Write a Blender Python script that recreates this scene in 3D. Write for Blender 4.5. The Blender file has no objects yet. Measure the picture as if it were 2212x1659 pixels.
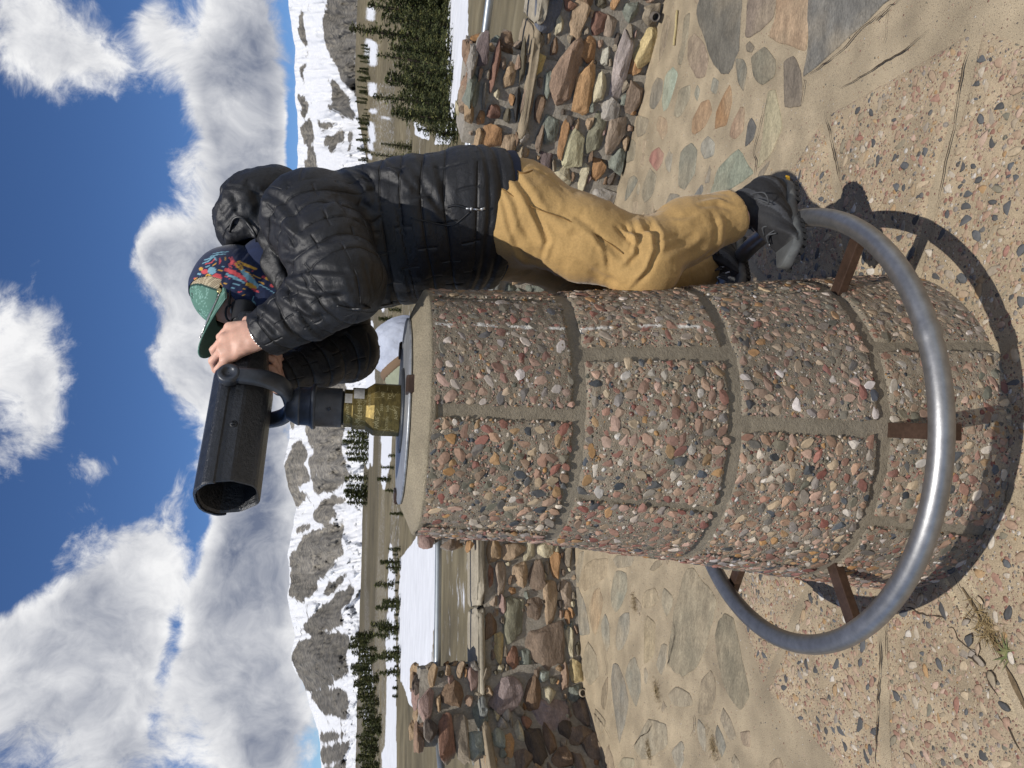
# Mountain overlook with a coin-free viewer on a pebble-dashed pedestal
import bpy, bmesh, math, random
import numpy as np
from mathutils import Vector, Matrix, noise as mnoise
random.seed(7); RNG = np.random.default_rng(7)
sc = bpy.context.scene
COL = sc.collection
PI = math.pi

# ------------------------------------------------------------------ camera
F_PX = 1534.; TH = math.radians(12.04); RO = math.radians(2.99); HC = 1.42
_f = np.array([0, math.cos(TH), -math.sin(TH)])
_d0 = np.array([0, -math.sin(TH), -math.cos(TH)]); _r0 = np.array([1., 0, 0])
_d = math.cos(RO) * _d0 + math.sin(RO) * _r0
_r = math.cos(RO) * _r0 - math.sin(RO) * _d0
CAM = np.array([0, 0, HC])
def ray(X, Y): return _f + (X - 1106) / F_PX * _d + (829.5 - Y) / F_PX * _r
def gnd(X, Y, z=0.):
    v = ray(X, Y); return CAM + (z - HC) / v[2] * v
def at(X, Y, y):
    v = ray(X, Y); return CAM + v * (y / v[1])
def topx(P):
    q = np.asarray(P, float) - CAM; z = q @ _f; z = np.where(z < .05, .05, z)
    return 1106 + F_PX * (q @ _d) / z, 829.5 - F_PX * (q @ _r) / z
cd = bpy.data.cameras.new('camera'); cam = bpy.data.objects.new('camera', cd); COL.objects.link(cam)
mw = Matrix.Identity(4)
for i in range(3):
    mw[i][0] = _d[i]; mw[i][1] = _r[i]; mw[i][2] = -_f[i]; mw[i][3] = CAM[i]
cam.matrix_world = mw
cd.sensor_fit = 'HORIZONTAL'; cd.sensor_width = 36; cd.lens = 36 * F_PX / 2212
cd.clip_start = .05; cd.clip_end = 30000
sc.camera = cam
sc.view_settings.view_transform = 'Standard'; sc.view_settings.look = 'None'
sc.view_settings.exposure = 0.0; sc.view_settings.gamma = 1

# ------------------------------------------------------------------ noise (numpy value noise)
def _hash(i, j, k, seed):
    n = (i * 374761393 + j * 668265263 + k * 2147483647 + seed * 1274126177) & 0xffffffff
    n = ((n ^ (n >> 13)) * 1274126177) & 0xffffffff
    n = (n ^ (n >> 16)) & 0xffffff
    return n / float(0xffffff) * 2 - 1
def vnoise(P, scale=1., seed=0):
    P = np.asarray(P, float) * scale
    I = np.floor(P).astype(np.int64); f = P - I; u = f * f * (3 - 2 * f)
    r = 0
    for a in (0, 1):
        for b in (0, 1):
            for c in (0, 1):
                w = (u[..., 0] if a else 1 - u[..., 0]) * (u[..., 1] if b else 1 - u[..., 1]) * (u[..., 2] if c else 1 - u[..., 2])
                r = r + w * _hash(I[..., 0] + a, I[..., 1] + b, I[..., 2] + c, seed)
    return r
def fbm(P, scale=1., oct=4, seed=0, gain=.5):
    r = 0; a = 1; t = 0
    for o in range(oct):
        r = r + a * vnoise(P, scale * 2 ** o, seed + o * 17); t += a; a *= gain
    return r / t
def smooth(x, a, b):
    t = np.clip((x - a) / (b - a), 0, 1); return t * t * (3 - 2 * t)

# ------------------------------------------------------------------ objects
def tag(o, label=None, cat=None, group=None, kind=None):
    if label: o['label'] = label
    if cat: o['category'] = cat
    if group: o['group'] = group
    if kind: o['kind'] = kind
    return o
def empty(name, loc=(0, 0, 0)):
    o = bpy.data.objects.new(name, None); COL.objects.link(o); o.location = loc; o.empty_display_size = .1
    return o
def origin(o):
    v = np.zeros(3)
    while o is not None:
        v = v + np.array(o.location); o = o.parent
    return v
def obj(name, groups, mats, parent=None, smooth_=True, col=None, attrs=None, mi=None, loc=None):
    """groups: list of (verts Nx3, faces: array MxK or list of lists). world coordinates."""
    if isinstance(groups, tuple): groups = [groups]
    V = []; loops = []; starts = []; n = 0; ln = 0; mids = []
    for gi, g in enumerate(groups):
        v, f = g[0], g[1]
        v = np.asarray(v, float).reshape(-1, 3); V.append(v)
        if isinstance(f, np.ndarray):
            loops.append(f.ravel() + n); starts.append(ln + np.arange(len(f)) * f.shape[1]); ln += f.size; cnt = len(f)
        else:
            cnt = len(f)
            for q in f:
                loops.append(np.asarray(q) + n); starts.append(np.array([ln])); ln += len(q)
        mids.append(np.full(cnt, g[2] if len(g) > 2 else 0)); n += len(v)
    V = np.concatenate(V); loops = np.concatenate(loops).astype(np.int32); starts = np.concatenate(starts).astype(np.int32)
    o0 = origin(parent) if parent is not None else np.zeros(3)
    if loc is not None: o0 = o0 + np.asarray(loc)
    me = bpy.data.meshes.new(name)
    me.vertices.add(len(V)); me.vertices.foreach_set('co', (V - o0).astype(np.float32).ravel())
    me.loops.add(len(loops)); me.loops.foreach_set('vertex_index', loops)
    me.polygons.add(len(starts)); me.polygons.foreach_set('loop_start', starts)
    tot = np.diff(np.append(starts, len(loops))).astype(np.int32)
    try: me.polygons.foreach_set('loop_total', tot)
    except Exception: pass
    if mi is None: mi = np.concatenate(mids)
    me.polygons.foreach_set('material_index', np.asarray(mi, np.int32))
    sm_ = np.full(len(starts), smooth_, bool) if isinstance(smooth_, bool) else np.array(smooth_, bool)[np.concatenate(mids)]
    me.polygons.foreach_set('use_smooth', sm_)
    me.update(calc_edges=True)
    for m in (mats if isinstance(mats, (list, tuple)) else [mats]): me.materials.append(m)
    if col is not None:
        c = np.asarray(col, float)
        if c.ndim == 1: c = np.tile(c, (len(V), 1))
        c = np.concatenate([c, np.ones((len(V), 1))], 1).astype(np.float32)
        a = me.color_attributes.new('Col', 'FLOAT_COLOR', 'POINT'); a.data.foreach_set('color', c.ravel())
    if attrs:
        for k, val in attrs.items():
            a = me.attributes.new(k, 'FLOAT', 'POINT'); a.data.foreach_set('value', np.asarray(val, np.float32))
    me.validate()
    o = bpy.data.objects.new(name, me); COL.objects.link(o)
    if parent is not None: o.parent = parent
    if loc is not None: o.location = loc
    return o
def copy_thing(root):
    c = root.copy(); COL.objects.link(c)
    for ch in [o for o in COL.objects if o.parent == root]:
        d = ch.copy(); COL.objects.link(d); d.parent = c
    return c

# ------------------------------------------------------------------ shapes
def lathe(prof, n=48, c=(0, 0, 0), a0=0., a1=2 * PI, axis=None):
    prof = np.asarray(prof, float); full = abs(a1 - a0 - 2 * PI) < 1e-6
    t = a0 + (a1 - a0) * np.arange(n if full else n + 1) / n
    m = len(t)
    V = np.stack([np.outer(prof[:, 0], np.cos(t)), np.outer(prof[:, 0], np.sin(t)), np.repeat(prof[:, 1:2], m, 1)], -1).reshape(-1, 3)
    f = []
    for i in range(len(prof) - 1):
        for j in range(m if full else m - 1):
            k = (j + 1) % m
            f.append((i * m + j, i * m + k, (i + 1) * m + k, (i + 1) * m + j))
    if axis is not None:
        z = np.asarray(axis, float); z = z / np.linalg.norm(z)
        x = np.cross(z, [0, 0, 1.] if abs(z[2]) < .9 else [1., 0, 0]); x /= np.linalg.norm(x); y = np.cross(z, x)
        V = V[:, 0:1] * x + V[:, 1:2] * y + V[:, 2:3] * z
    return V + np.asarray(c), np.array(f)
def tube(path, rad, n=12, closed=False, caps=True, squash=1.):
    P = np.asarray(path, float); m = len(P); rad = np.broadcast_to(np.asarray(rad, float), (m,))
    T = np.gradient(P, axis=0) if not closed else np.roll(P, -1, 0) - np.roll(P, 1, 0)
    T /= np.linalg.norm(T, axis=1)[:, None] + 1e-12
    N = np.zeros((m, 3)); ref = np.array([0, 0, 1.]) if abs(T[0, 2]) < .9 else np.array([1., 0, 0])
    N[0] = ref - T[0] * (ref @ T[0]); N[0] /= np.linalg.norm(N[0])
    for i in range(1, m):
        v = N[i - 1] - T[i] * (N[i - 1] @ T[i]); N[i] = v / (np.linalg.norm(v) + 1e-12)
    B = np.cross(T, N); t = 2 * PI * np.arange(n) / n
    V = (P[:, None] + rad[:, None, None] * (np.cos(t)[None, :, None] * N[:, None] + squash * np.sin(t)[None, :, None] * B[:, None])).reshape(-1, 3)
    f = []
    for i in range(m if closed else m - 1):
        i2 = (i + 1) % m
        for j in range(n):
            k = (j + 1) % n; f.append([i * n + j, i * n + k, i2 * n + k, i2 * n + j])
    if caps and not closed:
        f.append(list(range(n))[::-1]); f.append([(m - 1) * n + j for j in range(n)])
    return V, f
def spline(pts, n=24):
    P = np.asarray(pts, float); m = len(P)
    Q = np.vstack([2 * P[0] - P[1], P, 2 * P[-1] - P[-2]]); out = []
    for i in range(m - 1):
        p0, p1, p2, p3 = Q[i:i + 4]; k = max(2, int(n / (m - 1)))
        for t in np.arange(k) / k:
            out.append(.5 * ((2 * p1) + (-p0 + p2) * t + (2 * p0 - 5 * p1 + 4 * p2 - p3) * t * t + (-p0 + 3 * p1 - 3 * p2 + p3) * t ** 3))
    out.append(P[-1]); return np.array(out)
def box(c, ax, ay, az, hx, hy, hz, bev=.004):
    bm = bmesh.new(); bmesh.ops.create_cube(bm, size=2)
    for v in bm.verts: v.co = (v.co.x * hx, v.co.y * hy, v.co.z * hz)
    if bev > 0: bmesh.ops.bevel(bm, geom=list(bm.edges), offset=bev, segments=2, affect='EDGES', profile=.6)
    V = np.array([v.co[:] for v in bm.verts]); bm.verts.index_update()
    f = [[v.index for v in q.verts] for q in bm.faces]; bm.free()
    A = np.array([ax, ay, az], float); A /= np.linalg.norm(A, axis=1)[:, None]
    return V @ A + np.asarray(c), f
def ico(sub):
    bm = bmesh.new(); bmesh.ops.create_icosphere(bm, subdivisions=sub, radius=1); bm.verts.index_update()
    V = np.array([v.co[:] for v in bm.verts]); f = np.array([[v.index for v in q.verts] for q in bm.faces]); bm.free(); return V, f
ICO2, ICO3, ICO4 = ico(2), ico(3), ico(4)
def rock(sub=3, seed=0, ang=.5, rough=.12, boxy=1.):
    V, f = {2: ICO2, 3: ICO3, 4: ICO4}[sub]; r = np.random.default_rng(seed)
    V = np.sign(V) * np.abs(V) ** boxy; V = V * (1 + 0 * V)
    for _ in range(int(8 + 8 * ang)):        # planar cuts make it angular
        n = r.normal(size=3); n /= np.linalg.norm(n); d = r.uniform(.42, .82) + (1 - ang) * .4
        h = V @ n; V -= np.where(h > d, (h - d) * .92, 0)[:, None] * n
    V *= (1 + rough * fbm(V, 2.2, 3, seed))[:, None]
    V /= np.abs(V).max(0)
    return V, f
def instances(bases, C, A, pick=None):
    """C: centres (n,3); A: (n,3,3) rows = scaled axes -> one group"""
    n = len(C); pick = RNG.integers(0, len(bases), n) if pick is None else pick
    Vs = []; Fs = []; ids = []; off = 0
    for b, (bv, bf) in enumerate(bases):
        s = np.where(pick == b)[0]
        if len(s) == 0: continue
        v = np.einsum('vk,nkj->nvj', bv, A[s]) + C[s][:, None]
        Fs.append((bf[None] + (off + np.arange(len(s)) * len(bv))[:, None, None]).reshape(-1, bf.shape[1]))
        Vs.append(v.reshape(-1, 3)); ids.append(np.repeat(s, len(bv))); off += len(s) * len(bv)
    return np.concatenate(Vs), np.concatenate(Fs), np.concatenate(ids)
def bolt_text(s, size, fn, depth=.0006):
    """text as a mesh bent by fn(u right, v up, w out) -> world"""
    cu = bpy.data.curves.new('t', 'FONT'); cu.body = s; cu.size = size; cu.align_x = 'CENTER'; cu.resolution_u = 2
    o = bpy.data.objects.new('t', cu); COL.objects.link(o)
    dg = bpy.context.evaluated_depsgraph_get(); dg.update()
    me = bpy.data.meshes.new_from_object(o.evaluated_get(dg))
    bm = bmesh.new(); bm.from_mesh(me); bmesh.ops.triangulate(bm, faces=bm.faces[:])
    bmesh.ops.subdivide_edges(bm, edges=[e for e in bm.edges if e.calc_length() > size * .3], cuts=2)
    bmesh.ops.triangulate(bm, faces=bm.faces[:]); bm.verts.index_update()
    V = np.array([fn(v.co.x, v.co.y, depth) for v in bm.verts]); f = [[v.index for v in q.verts] for q in bm.faces]
    bm.free(); bpy.data.objects.remove(o); bpy.data.meshes.remove(me); bpy.data.curves.remove(cu)
    return V, f

# ------------------------------------------------------------------ materials
def srgb(r, g, b):
    return tuple((c / 255 / 12.92 if c / 255 <= .04045 else ((c / 255 + .055) / 1.055) ** 2.4) for c in (r, g, b))
def M(name, col=None, rough=.8, metal=0., var=None, bump=None, spec=.5, bump2=None, var2=None, sheen=0., stretch=None, attr='Col', coat=0.):
    m = bpy.data.materials.new(name); m.use_nodes = True; nt = m.node_tree; N = nt.nodes; L = nt.links
    p = N['Principled BSDF']; p.inputs['Roughness'].default_value = rough; p.inputs['Metallic'].default_value = metal
    p.inputs['Specular IOR Level'].default_value = spec
    if sheen: p.inputs['Sheen Weight'].default_value = sheen; p.inputs['Sheen Roughness'].default_value = .4
    if coat: p.inputs['Coat Weight'].default_value = coat
    tc = N.new('ShaderNodeTexCoord'); co = tc.outputs['Object']
    if stretch:
        mp = N.new('ShaderNodeMapping'); mp.inputs['Scale'].default_value = stretch; L.new(co, mp.inputs['Vector']); co = mp.outputs['Vector']
    def noise(scale, detail=5, rough_=.6):
        n = N.new('ShaderNodeTexNoise'); n.inputs['Scale'].default_value = scale; n.inputs['Detail'].default_value = detail
        n.inputs['Roughness'].default_value = rough_; L.new(co, n.inputs['Vector']); return n.outputs['Fac']
    if col is None:
        a = N.new('ShaderNodeAttribute'); a.attribute_name = attr; base = a.outputs['Color']
    else:
        rgb = N.new('ShaderNodeRGB'); rgb.outputs[0].default_value = (*col, 1); base = rgb.outputs[0]
    for v in (var, var2):
        if not v: continue
        mr = N.new('ShaderNodeMapRange'); mr.inputs['From Min'].default_value = .3; mr.inputs['From Max'].default_value = .7
        mr.inputs['To Min'].default_value = 1 - v[1]; mr.inputs['To Max'].default_value = 1 + v[1]
        L.new(noise(v[0]), mr.inputs['Value'])
        mx = N.new('ShaderNodeVectorMath'); mx.operation = 'SCALE'; L.new(base, mx.inputs[0]); L.new(mr.outputs[0], mx.inputs['Scale']); base = mx.outputs[0]
    L.new(base, p.inputs['Base Color'])
    prev = None
    for b in (bump, bump2):
        if not b: continue
        bn = N.new('ShaderNodeBump'); bn.inputs['Strength'].default_value = b[1]; bn.inputs['Distance'].default_value = b[2]
        L.new(noise(b[0], 6, .65), bn.inputs['Height'])
        if prev: L.new(prev, bn.inputs['Normal'])
        prev = bn.outputs['Normal']
    if prev: L.new(prev, p.inputs['Normal'])
    m['_bump'] = 0
    return m
SUN_E = 4.0; SKY_S = .10; CLOUD_E = 1.0; SKY_T = (.56, .76, 1.02)
# ------------------------------------------------------------------ light
SUN_D = np.array([.053, .125, -.305]); SUN_D = SUN_D / np.linalg.norm(SUN_D)       # the way the light travels
sun_el = math.asin(-SUN_D[2]); sun_az = math.atan2(-SUN_D[0], -SUN_D[1])          # azimuth from +Y towards +X
sl = bpy.data.lights.new('sun', 'SUN'); sl.energy = SUN_E; sl.angle = math.radians(.5); sl.color = (1, .96, .905)
so = bpy.data.objects.new('sun', sl); COL.objects.link(so)
so.rotation_euler = Vector(SUN_D).to_track_quat('-Z', 'Y').to_euler(); so.location = (-3, -6, 12)

w = bpy.data.worlds.new('World'); sc.world = w; w.use_nodes = True
nt = w.node_tree; N = nt.nodes; L = nt.links
bg = N['Background']; bg.inputs['Strength'].default_value = SKY_S
sky = N.new('ShaderNodeTexSky'); sky.sky_type = 'NISHITA'; sky.sun_disc = False
sky.sun_elevation = sun_el; sky.sun_rotation = sun_az; sky.altitude = 3600; sky.air_density = 1.0; sky.dust_density = .3; sky.ozone_density = 1.6
tc = N.new('ShaderNodeTexCoord')
def vm(op, a, b=None, sc_=None):
    n = N.new('ShaderNodeVectorMath'); n.operation = op
    for i, q in enumerate((a, b)):
        if q is None: continue
        if isinstance(q, (tuple, list)): n.inputs[i].default_value = q
        else: L.new(q, n.inputs[i])
    if sc_ is not None:
        if isinstance(sc_, (int, float)): n.inputs['Scale'].default_value = sc_
        else: L.new(sc_, n.inputs['Scale'])
    return n.outputs['Value'] if op in ('DOT_PRODUCT', 'LENGTH') else n.outputs[0]
def ma(op, a, b=None, c=None, clamp=False):
    n = N.new('ShaderNodeMath'); n.operation = op; n.use_clamp = clamp
    for i, q in enumerate((a, b, c)):
        if q is None: continue
        if isinstance(q, (int, float)): n.inputs[i].default_value = q
        else: L.new(q, n.inputs[i])
    return n.outputs[0]
def mrange(v, a, b, c=0., d=1., smooth_=True):
    n = N.new('ShaderNodeMapRange'); n.interpolation_type = 'SMOOTHSTEP' if smooth_ else 'LINEAR'
    for k, q in zip(('From Min', 'From Max', 'To Min', 'To Max'), (a, b, c, d)):
        n.inputs[k].default_value = q
    L.new(v, n.inputs['Value']); return n.outputs[0]
dirn = vm('NORMALIZE', tc.outputs['Generated'])
sx = N.new('ShaderNodeSeparateXYZ'); L.new(dirn, sx.inputs[0])
az = ma('ARCTAN2', sx.outputs[0], sx.outputs[1]); el = ma('ARCSINE', sx.outputs[2])
cb = N.new('ShaderNodeCombineXYZ'); L.new(az, cb.inputs[0]); L.new(el, cb.inputs[1]); AE = cb.outputs[0]
def tnoise(vec, scale, detail=8., rough=.55, dist=0.):
    n = N.new('ShaderNodeTexNoise'); n.inputs['Scale'].default_value = scale; n.inputs['Detail'].default_value = detail
    n.inputs['Roughness'].default_value = rough; n.inputs['Distortion'].default_value = dist; L.new(vec, n.inputs['Vector']); return n
# clouds: gaussian banks over the sky (azimuth, elevation) broken up by noise.  px X, Y, half sizes, weight
BANKS = [(80, 70, 150, 150, 1.0), (215, 130, 60, 60, .35), (338, 55, 50, 70, .75), (520, 100, 95, 190, 1.25), (530, 330, 90, 130, 1.2), (470, 210, 60, 60, .6),
         (385, 345, 35, 45, .35), (345, 545, 55, 70, 1.0), (430, 590, 110, 110, 1.1), (540, 560, 70, 200, .8), (385, 760, 70, 90, 1.0), (470, 840, 90, 90, .8), (560, 760, 70, 200, .9),
         (40, 790, 110, 150, .95), (90, 900, 40, 80, .4), (225, 1010, 55, 40, .55), (275, 715, 40, 40, .2),
         (120, 1440, 230, 180, 1.3), (250, 1250, 110, 90, .7), (330, 1160, 90, 80, .55), (380, 1060, 30, 60, .3), (290, 1560, 110, 160, .8),
         (545, 1000, 80, 120, .95), (540, 1200, 90, 150, 1.2), (520, 1420, 110, 180, 1.35), (600, 1600, 80, 120, 1.0),
         (430, 1130, 30, 60, -.75), (348, 1455, 26, 42, -.55), (380, 1360, 24, 50, -.6), (330, 1550, 30, 40, -.45), (415, 1235, 22, 40, -.5), (640, 350, 18, 70, -1.2), (628, 250, 12, 60, -.6), (15, 1250, 70, 60, -.7), (20, 1190, 60, 50, -.4), (225, 500, 110, 260, -.5), (270, 860, 80, 60, -.5), (300, 1000, 40, 60, -.2)]
field = None
for (X, Y, rx, ry, wgt) in BANKS:
    v = ray(X, Y); v = v / np.linalg.norm(v); a0 = math.atan2(v[0], v[1]); e0 = math.asin(v[2])
    k = 1.0 / (1 + ((X - 1106) ** 2 + (Y - 829) ** 2) / F_PX ** 2)
    sa = ry / F_PX * math.sqrt(k) / math.cos(e0) * 1.05; se = rx / F_PX * k ** .75 * 1.05
    d_ = vm('MULTIPLY', vm('SUBTRACT', AE, (a0, e0, 0)), (1 / sa, 1 / se, 0))
    g = ma('MULTIPLY', ma('POWER', 2.718, ma('MULTIPLY', vm('DOT_PRODUCT', d_, d_), -1.)), wgt)
    field = g if field is None else ma('ADD', field, g)
field = ma('MINIMUM', field, 1.25)
# outside the picture: a broken cover too
farn = tnoise(dirn, 1.6, 2.)
out = ma('MULTIPLY', mrange(ma('ABSOLUTE', az), .62, .95), mrange(farn.outputs[0], .42, .62, 0, .85))
field = ma('ADD', field, out)
warp = tnoise(dirn, 5.0, 3.)
wv = vm('ADD', dirn, vm('SCALE', vm('SUBTRACT', warp.outputs['Color'], (.5, .5, .5)), sc_=.17))
big = tnoise(wv, 6.5, 10., .64); fine = tnoise(wv, 24., 8., .68)
nz = ma('ADD', ma('MULTIPLY', ma('SUBTRACT', big.outputs[0], .5), 2.1), ma('MULTIPLY', ma('SUBTRACT', fine.outputs[0], .5), .85))
dens = ma('ADD', field, nz)
alpha = mrange(dens, .26, .78)
thick = mrange(dens, .5, 1.7)
# light: the same noise a little higher up (towards the sun) tells crowns from undersides
up = vm('ADD', wv, (-.012, -.02, .05)); big2 = tnoise(up, 6.5, 9., .6); fine2 = tnoise(up, 22., 6., .62)
relief = ma('ADD', ma('MULTIPLY', ma('SUBTRACT', big.outputs[0], big2.outputs[0]), 1.6), ma('MULTIPLY', ma('SUBTRACT', fine.outputs[0], fine2.outputs[0]), .7))
lit = ma('ADD', ma('MULTIPLY', relief, 1.15), ma('SUBTRACT', .80, ma('MULTIPLY', thick, .52)))
lowgrey = mrange(el, .10, .20, -.22, 0.)
lit = ma('ADD', lit, lowgrey)
lit = ma('MINIMUM', ma('MAXIMUM', lit, .0), 1.0)
cmix = N.new('ShaderNodeMixRGB'); L.new(lit, cmix.inputs[0])
cmix.inputs[1].default_value = (*[c / SKY_S * CLOUD_E for c in srgb(110, 120, 143)], 1)
cmix.inputs[2].default_value = (*[c / SKY_S * CLOUD_E for c in srgb(246, 246, 247)], 1)
skyc = vm('MULTIPLY', sky.outputs[0], SKY_T)
fm = N.new('ShaderNodeMixRGB'); L.new(alpha, fm.inputs[0]); L.new(skyc, fm.inputs[1]); L.new(cmix.outputs[0], fm.inputs[2])
L.new(fm.outputs[0], bg.inputs['Color'])
# ------------------------------------------------------------------ paving
PC = np.array([-.078, 1.735, 0.])                 # axis of the pedestal
K = .80
def alb(r, g, b, k=None): return tuple(c * (K if k is None else k) for c in srgb(r, g, b))
PEB = [alb(*c) for c in ((186, 154, 132), (176, 146, 122), (196, 176, 146), (164, 126, 108), (208, 198, 182), (142, 92, 80), (82, 88, 94), (62, 68, 74), (180, 140, 92), (142, 136, 130), (194, 164, 146), (154, 108, 96), (112, 112, 98), (218, 212, 202))]
PEBW = np.array([10, 10, 9, 10, 7, 8, 6, 5, 6, 8, 8, 8, 6, 5.]); PEBW /= PEBW.sum()
def agg_mat(name, s1, s2, grit, thr=.36, bump=.8, dist=.006, film=0.):
    m = M(name, grit, .86); nt = m.node_tree; N = nt.nodes; L = nt.links; p = N['Principled BSDF']
    tc = N['Texture Coordinate']; prev = None; base = None; hts = []
    nz = N.new('ShaderNodeTexNoise'); nz.inputs['Scale'].default_value = 30; nz.inputs['Detail'].default_value = 3; L.new(tc.outputs['Object'], nz.inputs['Vector'])
    wv = N.new('ShaderNodeVectorMath'); wv.operation = 'MULTIPLY_ADD'; L.new(nz.outputs['Color'], wv.inputs[0]); wv.inputs[1].default_value = (.012,) * 3; L.new(tc.outputs['Object'], wv.inputs[2])
    gn = N.new('ShaderNodeTexNoise'); gn.inputs['Scale'].default_value = 380; gn.inputs['Detail'].default_value = 4; L.new(tc.outputs['Object'], gn.inputs['Vector'])
    g2 = N.new('ShaderNodeTexNoise'); g2.inputs['Scale'].default_value = 7; g2.inputs['Detail'].default_value = 5; L.new(tc.outputs['Object'], g2.inputs['Vector'])
    sm = N.new('ShaderNodeMath'); sm.operation = 'ADD'; L.new(gn.outputs['Fac'], sm.inputs[0]); L.new(g2.outputs['Fac'], sm.inputs[1])
    mr = N.new('ShaderNodeMapRange'); mr.inputs['From Min'].default_value = .7; mr.inputs['From Max'].default_value = 1.3; mr.inputs['To Min'].default_value = .62; mr.inputs['To Max'].default_value = 1.35
    L.new(sm.outputs[0], mr.inputs['Value'])
    rgb = N.new('ShaderNodeAttribute'); rgb.attribute_name = 'Col'
    sc_ = N.new('ShaderNodeVectorMath'); sc_.operation = 'SCALE'; L.new(rgb.outputs['Color'], sc_.inputs[0]); L.new(mr.outputs[0], sc_.inputs['Scale']); base = sc_.outputs[0]
    for s, lo in ((s2, .10), (s1, .02)):
        v = N.new('ShaderNodeTexVoronoi'); v.inputs['Scale'].default_value = s; v.inputs['Randomness'].default_value = .95; L.new(wv.outputs[0], v.inputs['Vector'])
        sp = N.new('ShaderNodeSeparateColor'); L.new(v.outputs['Color'], sp.inputs[0])
        cr = N.new('ShaderNodeValToRGB'); cr.color_ramp.interpolation = 'CONSTANT'
        acc = 0
        els = cr.color_ramp.elements
        for i, (c, wt) in enumerate(zip(PEB, PEBW)):
            e = els[0] if i == 0 else (els[1] if i == 1 else els.new(acc)); e.position = acc; e.color = (*c, 1); acc += wt
        L.new(sp.outputs[0], cr.inputs[0])
        th = N.new('ShaderNodeMapRange'); th.inputs['To Min'].default_value = lo; th.inputs['To Max'].default_value = thr + .22; L.new(sp.outputs[1], th.inputs['Value'])
        df = N.new('ShaderNodeMath'); df.operation = 'SUBTRACT'; L.new(th.outputs[0], df.inputs[0]); L.new(v.outputs['Distance'], df.inputs[1])
        mk = N.new('ShaderNodeMapRange'); mk.inputs['From Min'].default_value = 0; mk.inputs['From Max'].default_value = .05; L.new(df.outputs[0], mk.inputs['Value'])
        mk2 = N.new('ShaderNodeMath'); mk2.operation = 'MULTIPLY'; L.new(mk.outputs[0], mk2.inputs[0]); mk2.inputs[1].default_value = 1 - film
        mx = N.new('ShaderNodeMixRGB'); L.new(mk2.outputs[0], mx.inputs[0]); L.new(base, mx.inputs[1]); L.new(cr.outputs[0], mx.inputs[2]); base = mx.outputs[0]
        h = N.new('ShaderNodeMapRange'); h.inputs['From Min'].default_value = 0; h.inputs['From Max'].default_value = .25; L.new(df.outputs[0], h.inputs['Value']); hts.append(h.outputs[0])
    ad = N.new('ShaderNodeMath'); ad.operation = 'MAXIMUM'; L.new(hts[0], ad.inputs[0]); L.new(hts[1], ad.inputs[1])
    ad2 = N.new('ShaderNodeMath'); ad2.operation = 'MULTIPLY_ADD'; L.new(gn.outputs['Fac'], ad2.inputs[0]); ad2.inputs[1].default_value = .5; L.new(ad.outputs[0], ad2.inputs[2])
    b = N.new('ShaderNodeBump'); b.inputs['Strength'].default_value = bump; b.inputs['Distance'].default_value = dist; L.new(ad2.outputs[0], b.inputs['Height'])
    L.new(b.outputs[0], p.inputs['Normal']); L.new(base, p.inputs['Base Color'])
    return m
MORTAR = alb(174, 158, 131)
m_mortar = agg_mat('sandy_mortar', 75, 210, MORTAR, thr=.05, bump=.9, dist=.005, film=.22)
m_flag = M('flagstone', None, .78, var=(11, .24), var2=(90, .24), bump=(140, .5, .004), bump2=(26, .9, .012), stretch=(1, 1.7, 1))
m_pad = agg_mat('pad_aggregate', 62, 140, MORTAR, thr=.30, bump=.8, dist=.005, film=.22)
m_peb = M('pebble', None, .80, var=(130, .18), bump=(160, .35, .002))

plaza = np.array([(-3.6, -3.5), (3.4, -3.5), (3.4, 2.2), (2.7, 3.05), (-.06, 4.95), (-2.0, 4.22), (-2.9, 2.4)])
# one sheet, cut fine enough near the camera that it is not perfectly flat
bm = bmesh.new(); bm.faces.new([bm.verts.new((x, y, 0)) for x, y in plaza])
bmesh.ops.triangulate(bm, faces=bm.faces[:])
for _ in range(7): bmesh.ops.subdivide_edges(bm, edges=[e for e in bm.edges if e.calc_length() > .07], cuts=1, use_grid_fill=True)
bmesh.ops.triangulate(bm, faces=bm.faces[:]); bm.verts.index_update()
V = np.array([v.co[:] for v in bm.verts]); Fc = np.array([[v.index for v in f.verts] for f in bm.faces]); bm.free()
V[:, 2] -= .004 * np.abs(fbm(V, 1.3, 3, 5))
pcol = np.array(MORTAR) * (1 + .16 * fbm(V, 1.4, 4, 15) + .10 * fbm(V, 5, 3, 16))[:, None]
tag(obj('plaza_ground', (V, Fc), m_mortar, col=pcol), kind='structure')

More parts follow.
